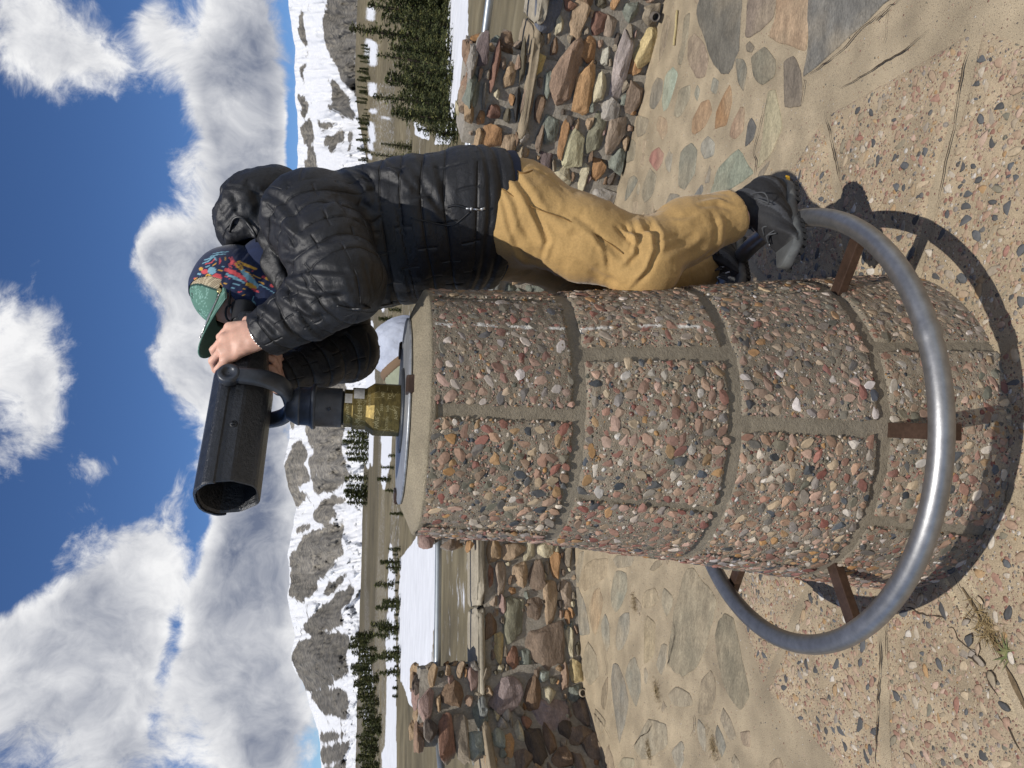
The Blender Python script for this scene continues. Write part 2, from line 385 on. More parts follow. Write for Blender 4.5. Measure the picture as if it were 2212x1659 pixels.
def pxs(pts, x0, y0, s): return [((x0 + a / s) / 1.852, (y0 + b / s) / 1.852) for a, b in pts]
FL = [([(400,80),(420,-60),(640,-60),(640,150),(630,280),(575,420),(490,360),(430,190)],(95,95,90)),
([(665,190),(690,-40),(840,-40),(820,90),(760,160),(690,210)],(134,118,106)),([(800,210),(830,100),(850,-60),(1025,-60),(1005,270),(930,260)],(184,152,120)),
([(990,420),(1010,270),(1032,-60),(1540,-60),(1440,20),(1150,290)],(112,114,113)),([(700,320),(770,255),(830,330),(825,420),(760,475),(710,420)],(102,104,92)),
([(615,330),(650,325),(675,380),(655,505),(625,450)],(98,104,99)),([(880,340),(930,310),(975,400),(975,590),(885,590),(880,450)],(112,102,92)),
([(350,220),(385,180),(440,240),(460,330),(440,420),(395,430),(350,330)],(155,134,116)),([(290,340),(315,240),(330,100),(360,70),(350,200),(310,360)],(150,140,118)),
([(190,340),(200,200),(230,90),(250,110),(225,250)],(140,125,105)),([(205,560),(225,420),(265,370),(290,410),(270,500),(235,600),(215,615)],(172,186,166)),
([(135,590),(150,480),(180,425),(210,450),(200,540),(160,605)],(118,116,108)),([(370,730),(375,660),(420,570),(465,550),(480,620),(440,700),(385,745)],(176,140,104)),
([(500,710),(505,620),(580,465),(593,560),(560,690),(520,705)],(166,120,74)),([(580,750),(590,690),(640,590),(660,600),(655,720),(610,768)],(168,136,110)),
([(665,815),(680,690),(700,650),(728,700),(710,770)],(80,85,90)),([(735,930),(760,780),(790,510),(830,490),(860,620),(865,720),(800,860)],(186,176,142)),
([(135,890),(150,840),(190,815),(215,850),(205,900),(175,945)],(166,110,100)),([(300,920),(310,840),(365,790),(400,830),(385,960),(330,1050),(295,1020)],(135,135,120)),
([(425,790),(460,750),(495,790),(490,860),(440,880),(420,830)],(160,160,150)),([(465,1100),(520,930),(630,820),(690,920),(705,960),(640,1010),(560,1060)],(140,150,132)),
([(350,1130),(425,1020),(430,1060),(380,1130)],(115,118,118)),([(175,700),(190,640),(230,660),(235,730),(205,775)],(182,156,126)),
([(215,1160),(250,1070),(300,1080),(295,1140)],(135,130,118)),([(0,1110),(20,990),(50,970),(70,1000),(30,1080)],(130,130,118)),
([(270,640),(300,500),(360,470),(360,540),(310,640)],(160,152,130)),([(735,985),(745,950),(800,890),(792,920),(760,980)],(130,120,105)),([(385,520),(400,470),(415,500),(400,560)],(150,150,135)),
([(60,700),(75,640),(130,660),(110,740),(70,760)],(150,140,120)),([(475,500),(490,430),(520,450),(505,520)],(140,140,128)),([(670,250),(690,230),(715,260),(700,290),(675,285)],(120,110,95)),([(0,820),(20,760),(60,790),(50,880),(10,900)],(140,132,112)),([(90,1050),(140,930),(175,980),(150,1080),(110,1120)],(146,138,118))]
GL = [([(200,240),(205,130),(225,20),(260,10),(245,130),(215,255)],(150,145,130)),([(240,260),(260,130),(330,70),(440,70),(430,200),(330,270),(270,310)],(178,158,128)),
([(185,330),(215,280),(270,430),(300,630),(230,655),(200,480)],(128,132,128)),([(300,440),(330,330),(375,285),(405,380),(390,480),(345,650),(310,560)],(182,152,116)),
([(465,330),(500,160),(580,170),(590,300),(545,420),(500,475),(475,430)],(146,150,136)),([(390,570),(420,490),(450,560),(455,720),(435,770),(405,700)],(140,143,134)),
([(500,680),(530,510),(600,480),(605,620),(560,740),(520,770)],(150,150,140)),([(935,520),(1020,170),(1100,150),(1200,280),(1265,380),(1240,560),(1140,860),(1010,960),(900,870)],(146,138,116)),
([(1255,650),(1320,480),(1400,520),(1440,700),(1480,900),(1520,1100),(1480,1200),(1420,1200),(1340,1080),(1290,900)],(124,118,98)),([(1130,1240),(1150,1000),(1220,915),(1260,1000),(1255,1160),(1210,1250)],(140,126,104)),
([(465,1000),(480,860),(520,880),(560,980),(600,1140),(570,1330),(530,1460),(500,1280)],(112,118,118)),([(575,960),(600,850),(650,815),(690,950),(690,1080),(655,1190),(610,1100)],(132,136,128)),
([(240,860),(290,700),(350,800),(370,960),(310,1030),(260,960)],(160,150,128)),([(1260,1400),(1275,1330),(1320,1420),(1340,1500),(1310,1575),(1270,1480)],(106,114,112)),
([(1300,1300),(1320,1200),(1380,1300),(1420,1430),(1370,1450)],(156,146,128)),([(640,1500),(750,1290),(880,1330),(900,1480),(800,1560),(700,1600)],(160,154,136)),
([(810,880),(850,720),(895,720),(880,860),(850,960)],(150,146,132)),([(850,400),(870,290),(930,350),(930,430),(890,510)],(150,148,130)),([(700,440),(720,320),(800,290),(830,380),(760,440)],(182,164,132)),
([(340,1300),(345,1210),(420,1300),(400,1390)],(160,146,122)),([(760,150),(800,90),(860,70),(850,110),(790,160)],(130,118,98)),([(390,1180),(400,1050),(440,965),(435,1100),(415,1215)],(96,80,60)),
([(1450,1390),(1522,1380),(1522,1500),(1470,1480)],(165,140,120)),([(520,1640),(560,1580),(640,1590),(640,1659),(530,1659)],(165,165,140)),([(900,1100),(960,1040),(1060,1090),(1090,1180),(1000,1200),(930,1170)],(158,148,128)),([(720,560),(740,500),(800,560),(790,800),(720,860)],(180,162,126)),([(480,80),(520,40),(640,40),(620,120),(520,140)],(160,150,130))]
stones = [(np.array([gnd(*q)[:2] for q in pxs(p, 2500, 0, 1.382)]), c, 0.) for p, c in FL] + [(np.array([gnd(*q)[:2] for q in pxs(p, 2200, 2200, 1.9025)]), c, .30) for p, c in GL]
for (x, y) in [(-.45, 3.0), (-.2, 3.45), (.15, 3.05), (.3, 3.6), (-.55, 3.6), (0.0, 2.75), (-.1, 4.1), (.4, 4.1), (-1.9, 2.6), (-2.2, 3.0), (-2.1, 2.0), (-1.9, 1.5), (-2.0, .9), (1.9, 2.6), (2.1, 2.1), (1.8, 1.4), (2.2, 1.0), (-.5, 4.1)]:
    a = np.sort(RNG.uniform(0, 2 * PI, 7)); r = RNG.uniform(.10, .19, 7)
    stones.append((np.stack([x + 1.3 * r * np.cos(a), y + r * np.sin(a)], -1), [(140, 140, 125), (160, 140, 118), (125, 122, 116), (176, 150, 116)][RNG.integers(4)], .15))
ctrs = [P.mean(0) for P, _, _ in stones]; rads = [np.linalg.norm(P - P.mean(0), axis=1).max() for P, _, _ in stones]
for _ in range(2600):
    x, y = RNG.uniform(-2.6, 2.4), RNG.uniform(.9, 4.6)
    if math.hypot(x - PC[0], y - PC[1]) < 1.22: continue
    if not (y < 4.78 + .367 * x and y < 4.62 - .68 * x) : continue
    r0 = RNG.uniform(.03, .11)
    if any(math.hypot(x - c_[0], y - c_[1]) < r0 * 1.05 + .80 * r_ for c_, r_ in zip(ctrs, rads)): continue
    a_ = np.sort(RNG.uniform(0, 2 * PI, 8)); rr_ = r0 * RNG.uniform(.72, 1.0, 8); ro_ = RNG.uniform(-.5, .5); P = np.stack([1.15 * rr_ * np.cos(a_), .85 * rr_ * np.sin(a_)], -1) @ np.array([[math.cos(ro_), math.sin(ro_)], [-math.sin(ro_), math.cos(ro_)]]) + [x, y]
    stones.append((P, [(150, 148, 134), (166, 146, 122), (134, 130, 122), (176, 152, 122), (150, 136, 118), (160, 158, 146)][RNG.integers(6)], RNG.uniform(.15, .5))); ctrs.append(P.mean(0)); rads.append(r0)
grp = []; cols = []
for si, (P, c, dust) in enumerate(stones):
    if np.cross(P[1] - P[0], P[2] - P[1]) > 0 and False: pass
    ctr = P.mean(0); Pc = np.vstack([P, P[:1]]); fine = []
    for i in range(len(P)):
        p0, p1, p2, p3 = P[i - 1], P[i], P[(i + 1) % len(P)], P[(i + 2) % len(P)]
        for t in (0, .17, .34, .5, .67, .84):
            cr_ = .5 * ((2 * p1) + (-p0 + p2) * t + (2 * p0 - 5 * p1 + 4 * p2 - p3) * t * t + (-p0 + 3 * p1 - 3 * p2 + p3) * t ** 3)
            fine.append(.45 * cr_ + .55 * (p1 + (p2 - p1) * t))
    fine = np.array(fine); n = len(fine); dr = fine - ctr; ln = np.linalg.norm(dr, axis=1)[:, None]
    fine = ctr + dr * (1 + .05 * vnoise(np.c_[fine, np.zeros(n)], 28, si)[:, None])
    rings = [(1.0, -.004), (1.0, .0005)]
    dr = fine - ctr; ln = np.linalg.norm(dr, axis=1)[:, None]; un = dr / ln
    V = [np.c_[fine, np.full(n, -.004)], np.c_[fine, np.full(n, .0010)], np.c_[fine - un * .005, np.full(n, .0034)]]
    for q in (.8, .6, .4, .2): V.append(np.c_[ctr + (fine - un * .005 - ctr) * q, np.full(n, .0036)])
    V = np.concatenate(V); V[3 * n:, 2] += .0026 * fbm(V[3 * n:], 18, 3, si + 9)
    F_ = [(k * n + i, k * n + (i + 1) % n, (k + 1) * n + (i + 1) % n, (k + 1) * n + i) for k in range(6) for i in range(n)]
    V = np.vstack([V, [*ctr, .0036]]); F_ = np.array(F_)
    tri = np.array([(6 * n + i, 6 * n + (i + 1) % n, 7 * n) for i in range(n)])
    c1 = np.array(alb(*c)); c1 = .72 * c1 + .28 * np.array(alb(150, 138, 116)); mxv = np.clip(dust + .55 * fbm(V, 9, 4, si + 3)[:, None] + .12, 0, .8)
    cc = c1 * (1 - mxv) + np.array(MORTAR) * mxv
    cc = cc * (1 + .20 * fbm(V * [1, 3, 1], 16, 4, si)[:, None] + .10 * fbm(V, 60, 2, si + 1)[:, None])
    grp += [(V, F_), (np.zeros((0, 3)), tri - 0)] if False else [(V, F_)]
    grp.append((V[-1:] * 0 + V[-1:], np.zeros((0, 3), int)))
    cols.append(cc); cols.append(cc[-1:])
    # close the middle
    grp.append((np.vstack([V[6 * n:7 * n], V[-1:]]), np.array([(i, (i + 1) % n, n) for i in range(n)]))); cols.append(np.vstack([cc[6 * n:7 * n], cc[-1:]]))
tag(obj('flagstone_paving', [g for g in grp if len(g[1])], m_flag, col=np.concatenate([c for g, c in zip(grp, cols) if len(g[1])])), kind='structure')

# ring of aggregate slabs round the pedestal, radial mortar joints every 34 degrees
DEC = [-15.5, 16.8, 51., 85., 119., 153., 186.5, 221.5, 256., 300.]
def edge_r(a):                                     # outer edge of the polygon in direction a (radians)
    a = a % (2 * PI); v = [math.radians(x) % (2 * PI) for x in DEC]; v = sorted(v); v2 = v + [v[0] + 2 * PI]
    if a < v[0]: a += 2 * PI
    for i in range(len(v)):
        if v2[i] <= a <= v2[i + 1]:
            R = 1.04; p = np.array([math.cos(v2[i]), math.sin(v2[i])]) * R; q = np.array([math.cos(v2[i + 1]), math.sin(v2[i + 1])]) * R
            d = np.array([math.cos(a), math.sin(a)]); e = q - p
            return (p[0] * e[1] - p[1] * e[0]) / (d[0] * e[1] - d[1] * e[0])
    return 1.04
GRIT = np.array(alb(174, 156, 128))
padg = []; padc = []; pebC = []; pebS = []
for i in range(len(DEC)):
    a0 = math.radians(DEC[i]); a1 = math.radians(DEC[(i + 1) % len(DEC)]); a1 += 2 * PI if a1 < a0 else 0
    nu = 46; nv = 46; u = np.linspace(0, 1, nu); v = np.linspace(0, 1, nv)
    A = a0 + (a1 - a0) * u
    E = np.array([edge_r(x) for x in A])
    U_, V_ = np.meshgrid(u, v, indexing='ij'); R_ = .425 + (E[:, None] - .425 - .004) * V_
    AA = np.repeat(A[:, None], nv, 1)
    jw = .014 + .004 * vnoise(np.stack([R_, AA, 0 * R_], -1), 7, 60 + i)
    half = (a1 - a0) / 2; am = (a0 + a1) / 2
    AA = am + (AA - am) * (1 - jw / R_ / half)
    X_ = PC[0] + R_ * np.cos(AA); Y_ = PC[1] + R_ * np.sin(AA)
    d = np.minimum(np.minimum(U_, 1 - U_) * (a1 - a0) * R_, (1 - V_) * (E[:, None] - .43))
    P = np.stack([X_, Y_, 0 * X_], -1)
    Z_ = -.004 + .0105 * smooth(d + .004 * vnoise(P, 60, i), 0, .014) + .0012 * fbm(P, 40, 3, i)
    # the two slabs by the open joint are broken along it
    crk = np.abs(((AA - math.radians(221.5) + PI) % (2 * PI)) - PI) * R_
    Z_ -= .010 * smooth(.055 + .03 * fbm(P, 14, 3, 4) - crk, 0, .03) * smooth(R_, .45, .55)
    P = np.stack([X_, Y_, Z_], -1).reshape(-1, 3)
    I = np.arange(nu * nv).reshape(nu, nv); Fq = np.stack([I[:-1, :-1], I[1:, :-1], I[1:, 1:], I[:-1, 1:]], -1).reshape(-1, 4)
    padg.append((P, Fq))
    cc = GRIT * (1 + .12 * fbm(P, 5, 4, 31)[:, None]); broken = smooth(.05 - crk.ravel(), 0, .03)[:, None]
    padc.append(cc * (1 - .0 * broken) * (1 - broken) + broken * np.array(alb(200, 184, 152)))
    # pebbles set flush in the slab
    m = int(900 * (a1 - a0))
    rr = np.sqrt(RNG.uniform(.44 ** 2, 1.03 ** 2, m)); ang_ = RNG.uniform(a0, a1, m)
    for r_, g_ in zip(rr, ang_):
        if r_ > edge_r(g_) - .03 or min(g_ - a0, a1 - g_) * r_ < .03: continue
        pebC.append((PC[0] + r_ * math.cos(g_), PC[1] + r_ * math.sin(g_), .0062)); pebS.append(.0055 + .011 * RNG.uniform() ** 1.6)
tag(obj('aggregate_pad', padg, m_pad, col=np.concatenate(padc)), kind='structure')
PB = []
for s in range(7):
    v, f = rock(2, 40 + s, 1., .16); PB.append((v, f))
def poisson(C, S, k=1.75):
    C = np.asarray(C); S = np.asarray(S); cell = .03; grid = {}; keep = []
    for i in np.argsort(-S):
        g = tuple(np.floor(C[i] / cell).astype(int)); ok = True
        for dx in (-1, 0, 1):
            for dy in (-1, 0, 1):
                for dz in (-1, 0, 1):
                    for j in grid.get((g[0] + dx, g[1] + dy, g[2] + dz), ()):
                        if ((C[i] - C[j]) ** 2).sum() < ((S[i] + S[j]) * .92) ** 2: ok = False; break
                    if not ok: break
                if not ok: break
            if not ok: break
        if ok: keep.append(i); grid.setdefault(g, []).append(i)
    return np.array(keep)
pebC = np.array(pebC); pebS = np.array(pebS); kp = poisson(pebC, pebS); pebC = pebC[kp]; pebS = pebS[kp]
n = len(pebC); th = RNG.uniform(0, 2 * PI, n); A = np.zeros((n, 3, 3)); el_ = RNG.uniform(1.0, 1.7, n)
A[:, 0, 0] = np.cos(th); A[:, 0, 1] = np.sin(th); A[:, 1, 0] = -np.sin(th); A[:, 1, 1] = np.cos(th); A[:, 2, 2] = 1
A[:, 0] *= (pebS * el_)[:, None]; A[:, 1] *= (pebS * .78)[:, None]; A[:, 2] *= .0026
ci = RNG.choice(len(PEB), n, p=PEBW); ci = np.where((pebS > .010) & (RNG.uniform(size=n) < .13 + .3 * fbm(pebC, 2.2, 2, 19)), np.where(RNG.uniform(size=n) < .5, 6, 7), ci)
pc = np.array(PEB)[ci] * RNG.uniform(.82, 1.12, (n, 1)); dusty = np.where((ci == 6) | (ci == 7), .10, RNG.uniform(.15, .8, n))[:, None]; pc = pc * (1 - dusty) + GRIT * dusty
Vp, Fp, ids = instances(PB, pebC, A)
tag(obj('pad_pebbles', (Vp, Fp), m_peb, col=pc[ids]), kind='structure')

# earth-brown strip in the open joint: shade of its side painted as colour
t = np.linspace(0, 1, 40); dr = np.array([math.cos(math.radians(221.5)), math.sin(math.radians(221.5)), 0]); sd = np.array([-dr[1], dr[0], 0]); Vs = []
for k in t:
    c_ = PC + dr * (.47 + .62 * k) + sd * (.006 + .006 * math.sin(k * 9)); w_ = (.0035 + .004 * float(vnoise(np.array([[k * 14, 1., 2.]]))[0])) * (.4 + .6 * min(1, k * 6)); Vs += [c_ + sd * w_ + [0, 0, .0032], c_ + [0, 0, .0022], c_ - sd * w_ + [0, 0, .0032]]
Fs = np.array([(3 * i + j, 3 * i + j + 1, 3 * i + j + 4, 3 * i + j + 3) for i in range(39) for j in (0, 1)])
tag(obj('joint_shade_strip', (np.array(Vs), Fs), M('joint_shade_brown', alb(116, 98, 72), .95, var=(60, .35), bump=(160, .7, .004))), kind='structure')

# cracks in the slabs and along the mortar strips
CRK = [pxs(p, 2500, 0, 1.382) for p in [[(1530,0),(1440,60),(1330,150),(1250,235),(1160,320),(1000,430)],[(1465,60),(1450,130),(1455,190),(1440,245)],[(1690,170),(1600,240),(1520,305),(1440,345),(1380,385),(1290,440),(1200,490)],[(1915,270),(1880,380),(1862,500),(1835,680),(1795,870),(1762,1010),(1722,1200)],[(1112,620),(1150,780),(1165,850),(1200,1000)],[(720,1000),(735,900),(722,830),(760,680),(785,520)],[(1480,40),(1420,100),(1400,120)],[(980,600),(1000,480),(1000,440)]]] + \
 [pxs(p, 3300, 2200, 1.9025) for p in [[(630,440),(700,455),(760,490),(840,492),(930,508)],[(960,590),(1010,610),(1060,700),(1140,765),(1190,800)],[(1060,790),(1110,815),(1160,835),(1220,880)],[(1330,1240),(1400,1330),(1450,1430),(1514,1530)],[(478,590),(484,760),(486,800)],[(432,650),(440,800),(430,1000),(418,1200),(408,1500),(405,1659)],[(1240,930),(1290,1040),(1340,1120)],[(1000,190),(1030,260),(1080,340)]]] + \
 [pxs(p, 2200, 2200, 1.9025) for p in [[(640,1500),(700,1420),(760,1380),(800,1300)],[(935,520),(960,640),(925,800),(900,900)],[(1100,1260),(1110,1330),(1080,1420)],[(420,780),(440,900),(430,960)],[(330,1230),(390,1300),(440,1380),(470,1450)]]]
cg = []
for ci_, p in enumerate(CRK):
    Q = spline([gnd(*q) for q in p], 40); Q = Q + np.c_[.0035 * vnoise(Q, 55, ci_), .0035 * vnoise(Q, 55, ci_ + 50), 0 * Q[:, 0]]; n = len(Q); T_ = np.gradient(Q, axis=0); T_ /= np.linalg.norm(T_, axis=1)[:, None]; S_ = np.stack([-T_[:, 1], T_[:, 0], 0 * T_[:, 0]], -1)
    w_ = (.0016 + .0013 * vnoise(Q, 30, ci_ + 9)) * np.clip(np.minimum(np.arange(n), n - 1 - np.arange(n)) / 5, .15, 1); V = np.empty((2 * n, 3)); V[0::2] = Q + S_ * w_[:, None]; V[1::2] = Q - S_ * w_[:, None]; V[:, 2] = .0078
    cg.append((V, np.array([(2 * i, 2 * i + 1, 2 * i + 3, 2 * i + 2) for i in range(n - 1)])))
tag(obj('paving_cracks', cg, M('crack_dirt', alb(70, 58, 44), .95, var=(80, .4))), kind='structure')
# ------------------------------------------------------------------ pedestal
ped = tag(empty('stone_pedestal', tuple(PC)), 'waist-high round pedestal of pebble-studded blocks with a steel foot ring round its base', 'pedestal')
ZR = [0, .297, .629, .966, 1.278]; RR = [.430, .394, .350, .309, .292]
def Rz(z): return np.interp(z, ZR, RR)
JOINT = alb(138, 128, 110); BLOCKG = alb(147, 135, 116)
m_joint = M('joint_mortar', JOINT, .92, var=(6, .16), var2=(120, .14), bump=(300, .6, .004), bump2=(30, .6, .010))
m_block = agg_mat('block_aggregate', 70, 150, BLOCKG, thr=.26, bump=1.0, dist=.005)
m_cap = M('cap_concrete', alb(158, 146, 122), .92, var=(7, .22), var2=(300, .34), bump=(380, .9, .004), bump2=(25, .5, .010))
prof = [(max(Rz(z) - .006, .01), z) for z in np.linspace(-.01, 1.276, 40)]
V, f = lathe(prof, 96, PC); V[:, :2] += .0022 * np.stack([vnoise(V, 35, 1), vnoise(V, 35, 2)], -1)
obj('mortar_core', (V, f), m_joint, ped)
A0 = math.radians(-88.5); allC = {}
bi = 0
for course in range(4):
    z0, z1 = ZR[course], ZR[course + 1]
    g0 = .0085 if course > 0 else -.01; g1 = .0085 if course < 3 else .002
    for k in range(6):
        ac = A0 + math.radians(60 * k + (30 if course % 2 == 0 else 0)) + math.radians([0, 1.5, -2, 2][course] + (.9 * math.sin(k * 3.1 + course)))
        ga = .0075 / Rz((z0 + z1) / 2); a0, a1 = ac + ga, ac + math.radians(60) - ga
        nu, nv = 84, 78; u = np.linspace(0, 1, nu); v = np.linspace(0, 1, nv); U_, V_ = np.meshgrid(u, v, indexing='ij')
        AA = a0 + (a1 - a0) * U_; ZZ = z0 + g0 + (z1 - g1 - z0 - g0) * V_
        R0 = Rz(ZZ)
        Q = np.stack([np.cos(AA) * R0, np.sin(AA) * R0, ZZ], -1)
        du = np.minimum(U_, 1 - U_) * (a1 - a0) * R0; dv = np.minimum(V_, 1 - V_) * (z1 - z0)
        if course == 3: dv = np.minimum(dv, 9) ; dv = np.where(V_ > .5, .05, dv)
        d = np.minimum(du, dv); d = d - .0035 * (1 + vnoise(Q, 55, bi)) * (d < .03)
        lift = smooth(d, -.001, .008)
        # corners where two joints meet are knocked off a little
        cr = np.hypot(np.maximum(.03 - du, 0), np.maximum(.03 - dv, 0)) / .0424
        lift = lift * (1 - .5 * smooth(cr, .75, 1.) * (vnoise(Q, 9, bi + 4) > -.2))
        r = R0 - .0105 + .0125 * lift + .0034 * fbm(Q, 75, 4, bi) * lift + .003 * fbm(Q, 9, 2, bi + 3) * lift
        P = np.stack([PC[0] + r * np.cos(AA), PC[1] + r * np.sin(AA), ZZ], -1).reshape(-1, 3)
        I = np.arange(nu * nv).reshape(nu, nv); Fq = np.stack([I[:-1, :-1], I[1:, :-1], I[1:, 1:], I[:-1, 1:]], -1).reshape(-1, 4)
        tone = 1 + .10 * math.sin(bi * 2.7)
        stn = 1 + .16 * fbm(np.stack([AA * 9, ZZ * 1.2, 0 * ZZ], -1).reshape(-1, 3), 1., 4, 66) - .22 * smooth(fbm(P, 5, 4, 67), .12, .4); cc = np.tile(np.array(BLOCKG) * tone, (nu * nv, 1)) * (1 + .14 * fbm(P, 6, 4, bi)[:, None]) * stn[:, None]
        edge = (1 - smooth(d, .002, .009)).ravel()[:, None]; cc = cc * (1 - edge) + np.array(JOINT) * 1.03 * edge
        # chalk run down one side
        ch = np.abs(((AA - math.radians(-48.5) - .02 * vnoise(Q, 5, 77)) + PI) % (2 * PI) - PI) * R0
        chalk = ((ch < .0042) & (vnoise(Q, 24, 5) > -.15) & (ZZ > .68) & (ZZ < 1.27)).ravel()[:, None]
        cc = np.where(chalk, np.array(alb(226, 222, 212)), cc)
        # pebbles
        m = 5200; pa = RNG.uniform(a0 + .018, a1 - .018, m); pz = RNG.uniform(z0 + g0 + .01, z1 - g1 - .008, m)
        ps = .0028 + .0116 * RNG.uniform(size=m) ** 3.4
        rp = Rz(pz); C = np.stack([PC[0] + rp * np.cos(pa), PC[1] + rp * np.sin(pa), pz], -1)
        # left of the front is washed clean and pebbly, right of it more mortar shows
        side = smooth(np.cos(pa - math.radians(-150)), -.2, .9); dn = .30 + .70 * side + .25 * fbm(C, 7, 3, 8)
        mm = RNG.uniform(size=m) < dn; pa, pz, ps, C, rp = pa[mm], pz[mm], ps[mm], C[mm], rp[mm]
        dd = np.minimum(np.minimum(pa - a0, a1 - pa) * rp, np.minimum(pz - z0 - g0, z1 - g1 - pz)); mm = dd > ps * .9 + .002
        pa, pz, ps, C, rp = pa[mm], pz[mm], ps[mm], C[mm], rp[mm]
        kp = poisson(C, ps * .95, 1.6); pa, pz, ps, C, rp = pa[kp], pz[kp], ps[kp], C[kp], rp[kp]
        n = len(C); er = np.stack([np.cos(pa), np.sin(pa), 0 * pa], -1); et = np.stack([-np.sin(pa), np.cos(pa), 0 * pa], -1); ez = np.tile([0, 0, 1.], (n, 1))
        C = C + er * .0010; t = RNG.uniform(0, 2 * PI, n)[:, None]; e1 = et * np.cos(t) + ez * np.sin(t); e2 = -et * np.sin(t) + ez * np.cos(t)
        el_ = RNG.uniform(1., 1.55, n); A = np.stack([e1 * (ps * el_)[:, None], e2 * (ps * .85)[:, None], er * (.0018 + .22 * ps)[:, None]], 1)
        ci = RNG.choice(len(PEB), n, p=PEBW); pc = np.array(PEB)[ci] * RNG.uniform(.68, 1.2, (n, 1))
        film = np.clip(RNG.uniform(-.2, .45, n) + .24 * (1 - smooth(np.cos(pa - math.radians(-150)), -.2, .9)), 0, .8)[:, None]
        pc = pc * np.array([1.0, .97, .97]); pc = pc * (1 - film) + np.array(BLOCKG) * film
        Vp, Fp, ids = instances(PB, C, A)
        pcv = pc[ids] * (1 - .20 * smooth(fbm(Vp, 5, 4, 67), .12, .4))[:, None] * np.array([[1.03, .99, .97], [.98, 1., .99], [1.0, .99, 1.02], [1.02, 1.0, .94]][bi % 4])
        ca = np.abs(((np.arctan2(Vp[:, 1] - PC[1], Vp[:, 0] - PC[0]) - math.radians(-48.5) - .02 * vnoise(Vp - PC, 5, 77)) + PI) % (2 * PI) - PI) * .3
        pcv = np.where(((ca < .0035) & (Vp[:, 2] > .68) & (vnoise(Vp - PC, 24, 5) > -.1))[:, None], np.array(alb(222, 218, 208)), pcv)
        obj('block', [(P, Fq, 0), (Vp, Fp, 1)], [m_block, m_peb], ped, smooth_=[True, False], col=np.concatenate([cc, pcv])); bi += 1
# chamfered cap, steel plate, brackets
prof = [(.05, 1.262), (.286, 1.262), (.2935, 1.268), (.2945, 1.279), (.291, 1.284), (.236, 1.309), (.228, 1.311), (.05, 1.311)]
V, f = lathe([p for i in range(len(prof) - 1) for p in [tuple(np.array(prof[i]) * (1 - t) + np.array(prof[i + 1]) * t) for t in np.linspace(0, 1, 5)[:-1]]] + [prof[-1]], 120, PC)
V += .0016 * np.stack([fbm(V, 40, 3, 1), fbm(V, 40, 3, 2), fbm(V, 30, 3, 3)], -1)
dn_ = smooth(vnoise(V, 16, 9), .25, .6) * smooth(V[:, 2], 1.262, 1.275) * (1 - smooth(V[:, 2], 1.284, 1.295)); dirp = (V - PC) * [1, 1, 0]; V -= dirp * .03 * dn_[:, None]
obj('cap', (V, f), m_cap, ped)
m_plate = M('worn_steel_plate', (.42, .43, .44), .50, .8, var=(14, .25), var2=(160, .2), bump=(90, .12, .002), stretch=(1, 6, 1))
V, f = lathe([(.001, 1.3125), (.2225, 1.3125), (.224, 1.3135), (.224, 1.3175), (.2225, 1.3188), (.001, 1.3188)], 120, PC); obj('top_plate', (V, f), m_plate, ped)
m_brown = M('brown_steel', alb(92, 72, 60), .45, .55, var=(25, .25), var2=(120, .2), bump=(200, .2, .001))
for a in (-73, 47, 167):
    a = math.radians(a); er = np.array([math.cos(a), math.sin(a), 0]); et = np.array([-math.sin(a), math.cos(a), 0])
    g1 = box(PC + er * .228 + [0, 0, 1.312], er, et, (0, 0, 1), .008, .019, .011, .002)
    g2 = box(PC + er * .219 + [0, 0, 1.3222], er, et, (0, 0, 1), .013, .0185, .0028, .001)
    obj('bracket', [g1, g2], m_brown, ped, smooth_=False)
# foot ring
m_ring = M('worn_steel_pipe', (.285, .285, .285), .42, .85, var=(5, .14), var2=(45, .16), bump=(40, .16, .003), bump2=(220, .08, .001))
t = np.linspace(0, 2 * PI, 181)[:-1]; RG = .556
P = np.stack([PC[0] + RG * np.cos(t), PC[1] + RG * np.sin(t), np.full_like(t, .307)], -1)
rad = np.full(180, .0238); wa = np.abs(((t - math.radians(-65.8) + PI) % (2 * PI)) - PI); rad = rad + .0036 * np.exp(-(wa / .011) ** 2) - .0012 * np.exp(-((wa - .03) / .010) ** 2)
wa = np.abs(((t - math.radians(-65.8 + 180) + PI) % (2 * PI)) - PI); rad = rad + .0022 * np.exp(-(wa / .016) ** 2)
obj('foot_rail', tube(P, rad, 28, True), m_ring, ped)
for a in (-87, -28, 32, 93, 155, -145):
    a = math.radians(a); er = np.array([math.cos(a), math.sin(a), 0]); et = np.array([-math.sin(a), math.cos(a), 0])
    obj('spoke', [box(PC + er * .468 + [0, 0, .278], er, et, (0, 0, 1), .095, .0165, .011, .0018)], m_brown, ped, smooth_=False)
# ------------------------------------------------------------------ binocular viewer on the pedestal
ax = np.array([-.848, -.53, 0]); ln_ = np.array([.53, -.848, 0]); up_ = np.array([0, 0, 1.])
VP = np.array([-.078, 1.735, 0])
vw = tag(empty('binocular_viewer', (VP[0], VP[1], 1.319)), 'dark grey fixed public binocular viewer on a scratched brass post above the pedestal', 'viewer')
def vl(s, n, z): return VP + ax * s + ln_ * n + np.array([0, 0, z])
m_gun = M('hammered_grey_paint', (.030, .032, .036), .30, .2, var=(60, .3), bump=(130, .60, .005), bump2=(14, .15, .004), spec=.6)
m_gun2 = M('grey_cast_iron', (.048, .053, .062), .38, .25, var=(40, .25), bump=(120, .3, .003), spec=.6)
m_dark = M('dark_interior', (.012, .012, .014), .55, bump=(150, .2, .002))
m_brass = M('scratched_brass', (.17, .125, .04), .52, .7, var=(30, .4), var2=(170, .35), bump=(240, .3, .002), stretch=(1, 1, 2.5))
m_scr = M('bright_scratches', (.50, .41, .20), .5, .6, var=(200, .3))
